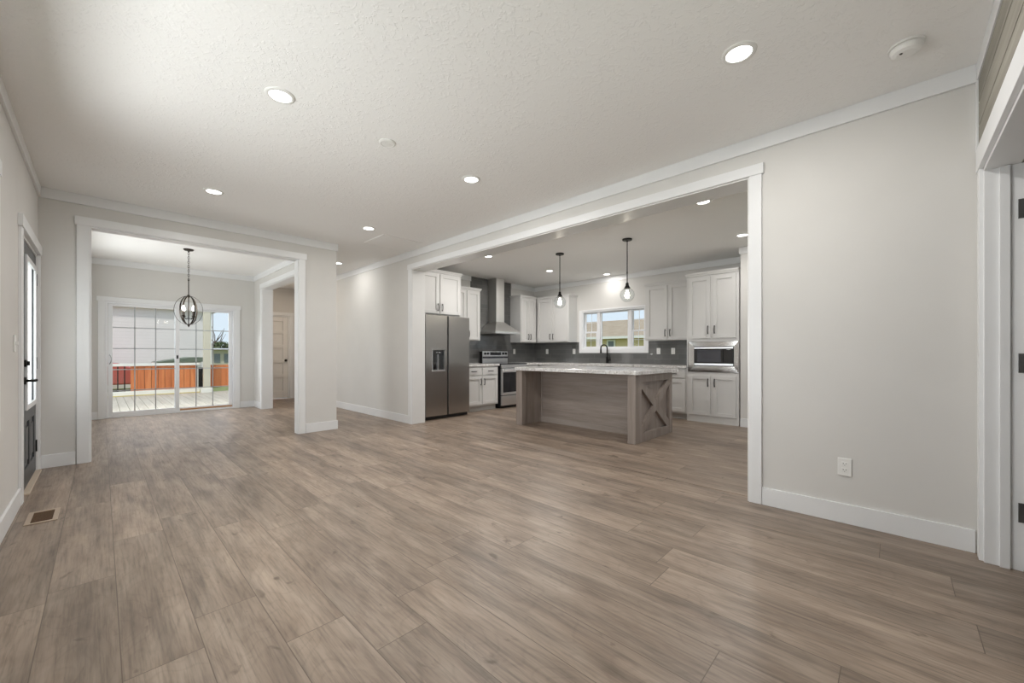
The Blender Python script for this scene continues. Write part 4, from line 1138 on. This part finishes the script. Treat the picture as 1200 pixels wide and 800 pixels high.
car = thing('parked_car', 'red car parked behind the deck balusters', 'car', (-1.3, 17.6, -0.07))
bm = BM()
prof = [(0.72, 0.22), (0.75, 0.50), (0.66, 0.70), (0.35, 0.83), (-0.35, 0.90), (-0.85, 1.33), (-2.3, 1.36), (-3.1, 0.95), (-3.45, 0.88), (-3.5, 0.30), (-3.3, 0.18), (0.70, 0.18)]
prism(bm, prof, lambda a, b, d: (a, d, b), 16.75, 18.45); obj('car_body', bm, 'car_paint', car, bev=0.06)
for xx in (-0.35, -2.7):
    for yy in (16.74, 18.26):
        bm = BM(); tube(bm, [(xx, yy, 0.24), (xx, yy + 0.2, 0.24)], 0.31, 24); wh = obj('wheel', bm, 'rubber', car)
        bm = BM(); tube(bm, [(xx, yy - 0.005, 0.24), (xx, yy + 0.205, 0.24)], 0.19, 20); obj('hubcap', bm, 'nickel', wh)
bm = BM(); bx(bm, -2.2, -0.75, 16.735, 16.755, 0.95, 1.28); obj('side_window', bm, 'window_dark', car)
bm = BM(); bx(bm, 0.68, 0.755, 16.85, 17.15, 0.50, 0.62); bx(bm, 0.68, 0.755, 18.05, 18.35, 0.50, 0.62); obj('headlight', bm, 'white_plastic', car, bev=0.02)

def blob_tree(name, label, cat, cx, cy, z0, r, h, n, trunk=True, bare=False, group=None):
    t = thing(name, label, cat, (cx, cy, -0.07), group)
    bm = BM()
    tube(bm, [(cx, cy, -0.07), (cx + 0.05, cy, z0 * 0.6), (cx, cy, z0 + h * 0.3)], 0.1, 8, rs=[0.16, 0.12, 0.06])
    for k in range(16 if bare else 7):
        a = random.uniform(0, 2 * PI); zz = random.uniform(z0 * 0.7, z0 + h * 0.4)
        L = random.uniform(0.5, 1.0) * r
        p0 = Vector((cx, cy, zz)); p1 = p0 + Vector((math.cos(a) * L * 0.5, math.sin(a) * L * 0.5, L * 0.6)); p2 = p1 + Vector((math.cos(a + 0.5) * L * 0.4, math.sin(a + 0.5) * L * 0.4, L * 0.7))
        tube(bm, [p0, p1, p2], 0.04, 6, rs=[0.05, 0.03, 0.01])
    obj('trunk', bm, 'bark', t)
    if not bare:
        bm = BM()
        for k in range(n):
            a = random.uniform(0, 2 * PI); e_ = random.uniform(-1, 1); rr = random.random() ** 0.4
            s = math.sqrt(1 - e_ * e_)
            c = Vector((cx + r * rr * s * math.cos(a), cy + r * rr * s * math.sin(a), z0 + h * 0.5 + h * 0.5 * rr * e_))
            u = Vector((random.gauss(0, 1), random.gauss(0, 1), random.gauss(0, 1))).normalized()
            w = u.cross(Vector((random.gauss(0, 1), random.gauss(0, 1), random.gauss(0, 1)))).normalized()
            q = random.uniform(0.12, 0.22)
            bm.faces.new([bm.verts.new(c + u * q), bm.verts.new(c + w * q * 0.5), bm.verts.new(c - u * q), bm.verts.new(c - w * q * 0.5)])
        obj('foliage', bm, 'leaf_green', t)
    return t
blob_tree('bare_tree', 'leafless tree against the sky beyond the deck', 'tree', 6.6, 41, 1.4, 1.5, 2.0, 0, bare=True)
blob_tree('evergreen_bush', 'dark green bushy tree under the leafless tree', 'tree', 6.6, 36.5, -0.2, 1.5, 2.2, 1500)
fh = thing('far_house', 'distant cream house low behind the picket railing', 'house', (7.2, 30, -0.07))
box('wall', (4.6, 10.5, 30, 33, -0.07, 1.34), 'post_cream', fh)
for xx in (4.8, 5.3, 6.4): box('window', (xx, xx + 0.3, 29.97, 30.0, 0.55, 1.1), 'window_dark', fh)
bm = BM(); prism(bm, [(29.7, 1.342), (33.3, 1.342), (31.5, 1.45)], lambda a, b, d: (d, a, b), 4.4, 10.7); obj('roof', bm, 'eave_grey', fh)

struct(boxes('trim_sunblock_roof', [(-2.9, XL - 0.15, -1.7, YB, 2.76, 2.9), (XL - 0.15, 1.88, -1.7, -0.47, 2.76, 2.9), (3.72, 7.6, -1.7, -0.47, 2.76, 2.9)], 'cream_trim'))  # unseen roof slabs added to keep the sun out of the windows
# house seen through the kitchen window
kh = thing('olive_house', 'olive-sided house with tan shingle roof outside the kitchen window', 'house', (28, 14, -0.07))
box('siding_wall', (24.0, 33, 4.0, 26, -0.07, 2.18), 'olive_siding', kh)
box('fascia', (23.55, 23.75, 3.6, 26.4, 2.10, 2.26), 'cream_trim', kh)
bm = BM(); prism(bm, [(23.6, 2.262), (33.4, 2.262), (28.5, 3.75)], lambda a, b, d: (a, d, b), 3.6, 26.4); obj('roof', bm, 'shingles', kh)
for yy in (13.86, 11.2, 16.6):
    wn = boxes('window', [(23.93, 24.0, yy - 0.32, yy - 0.22, 0.95, 2.05), (23.93, 24.0, yy + 0.22, yy + 0.32, 0.95, 2.05), (23.93, 24.0, yy - 0.22, yy + 0.22, 1.95, 2.05), (23.93, 24.0, yy - 0.22, yy + 0.22, 0.95, 1.05), (23.95, 24.0, yy - 0.22, yy + 0.22, 1.47, 1.53)], 'cream_trim', kh)
    box('pane', (23.97, 23.995, yy - 0.22, yy + 0.22, 1.05, 1.95), 'window_dark', wn)
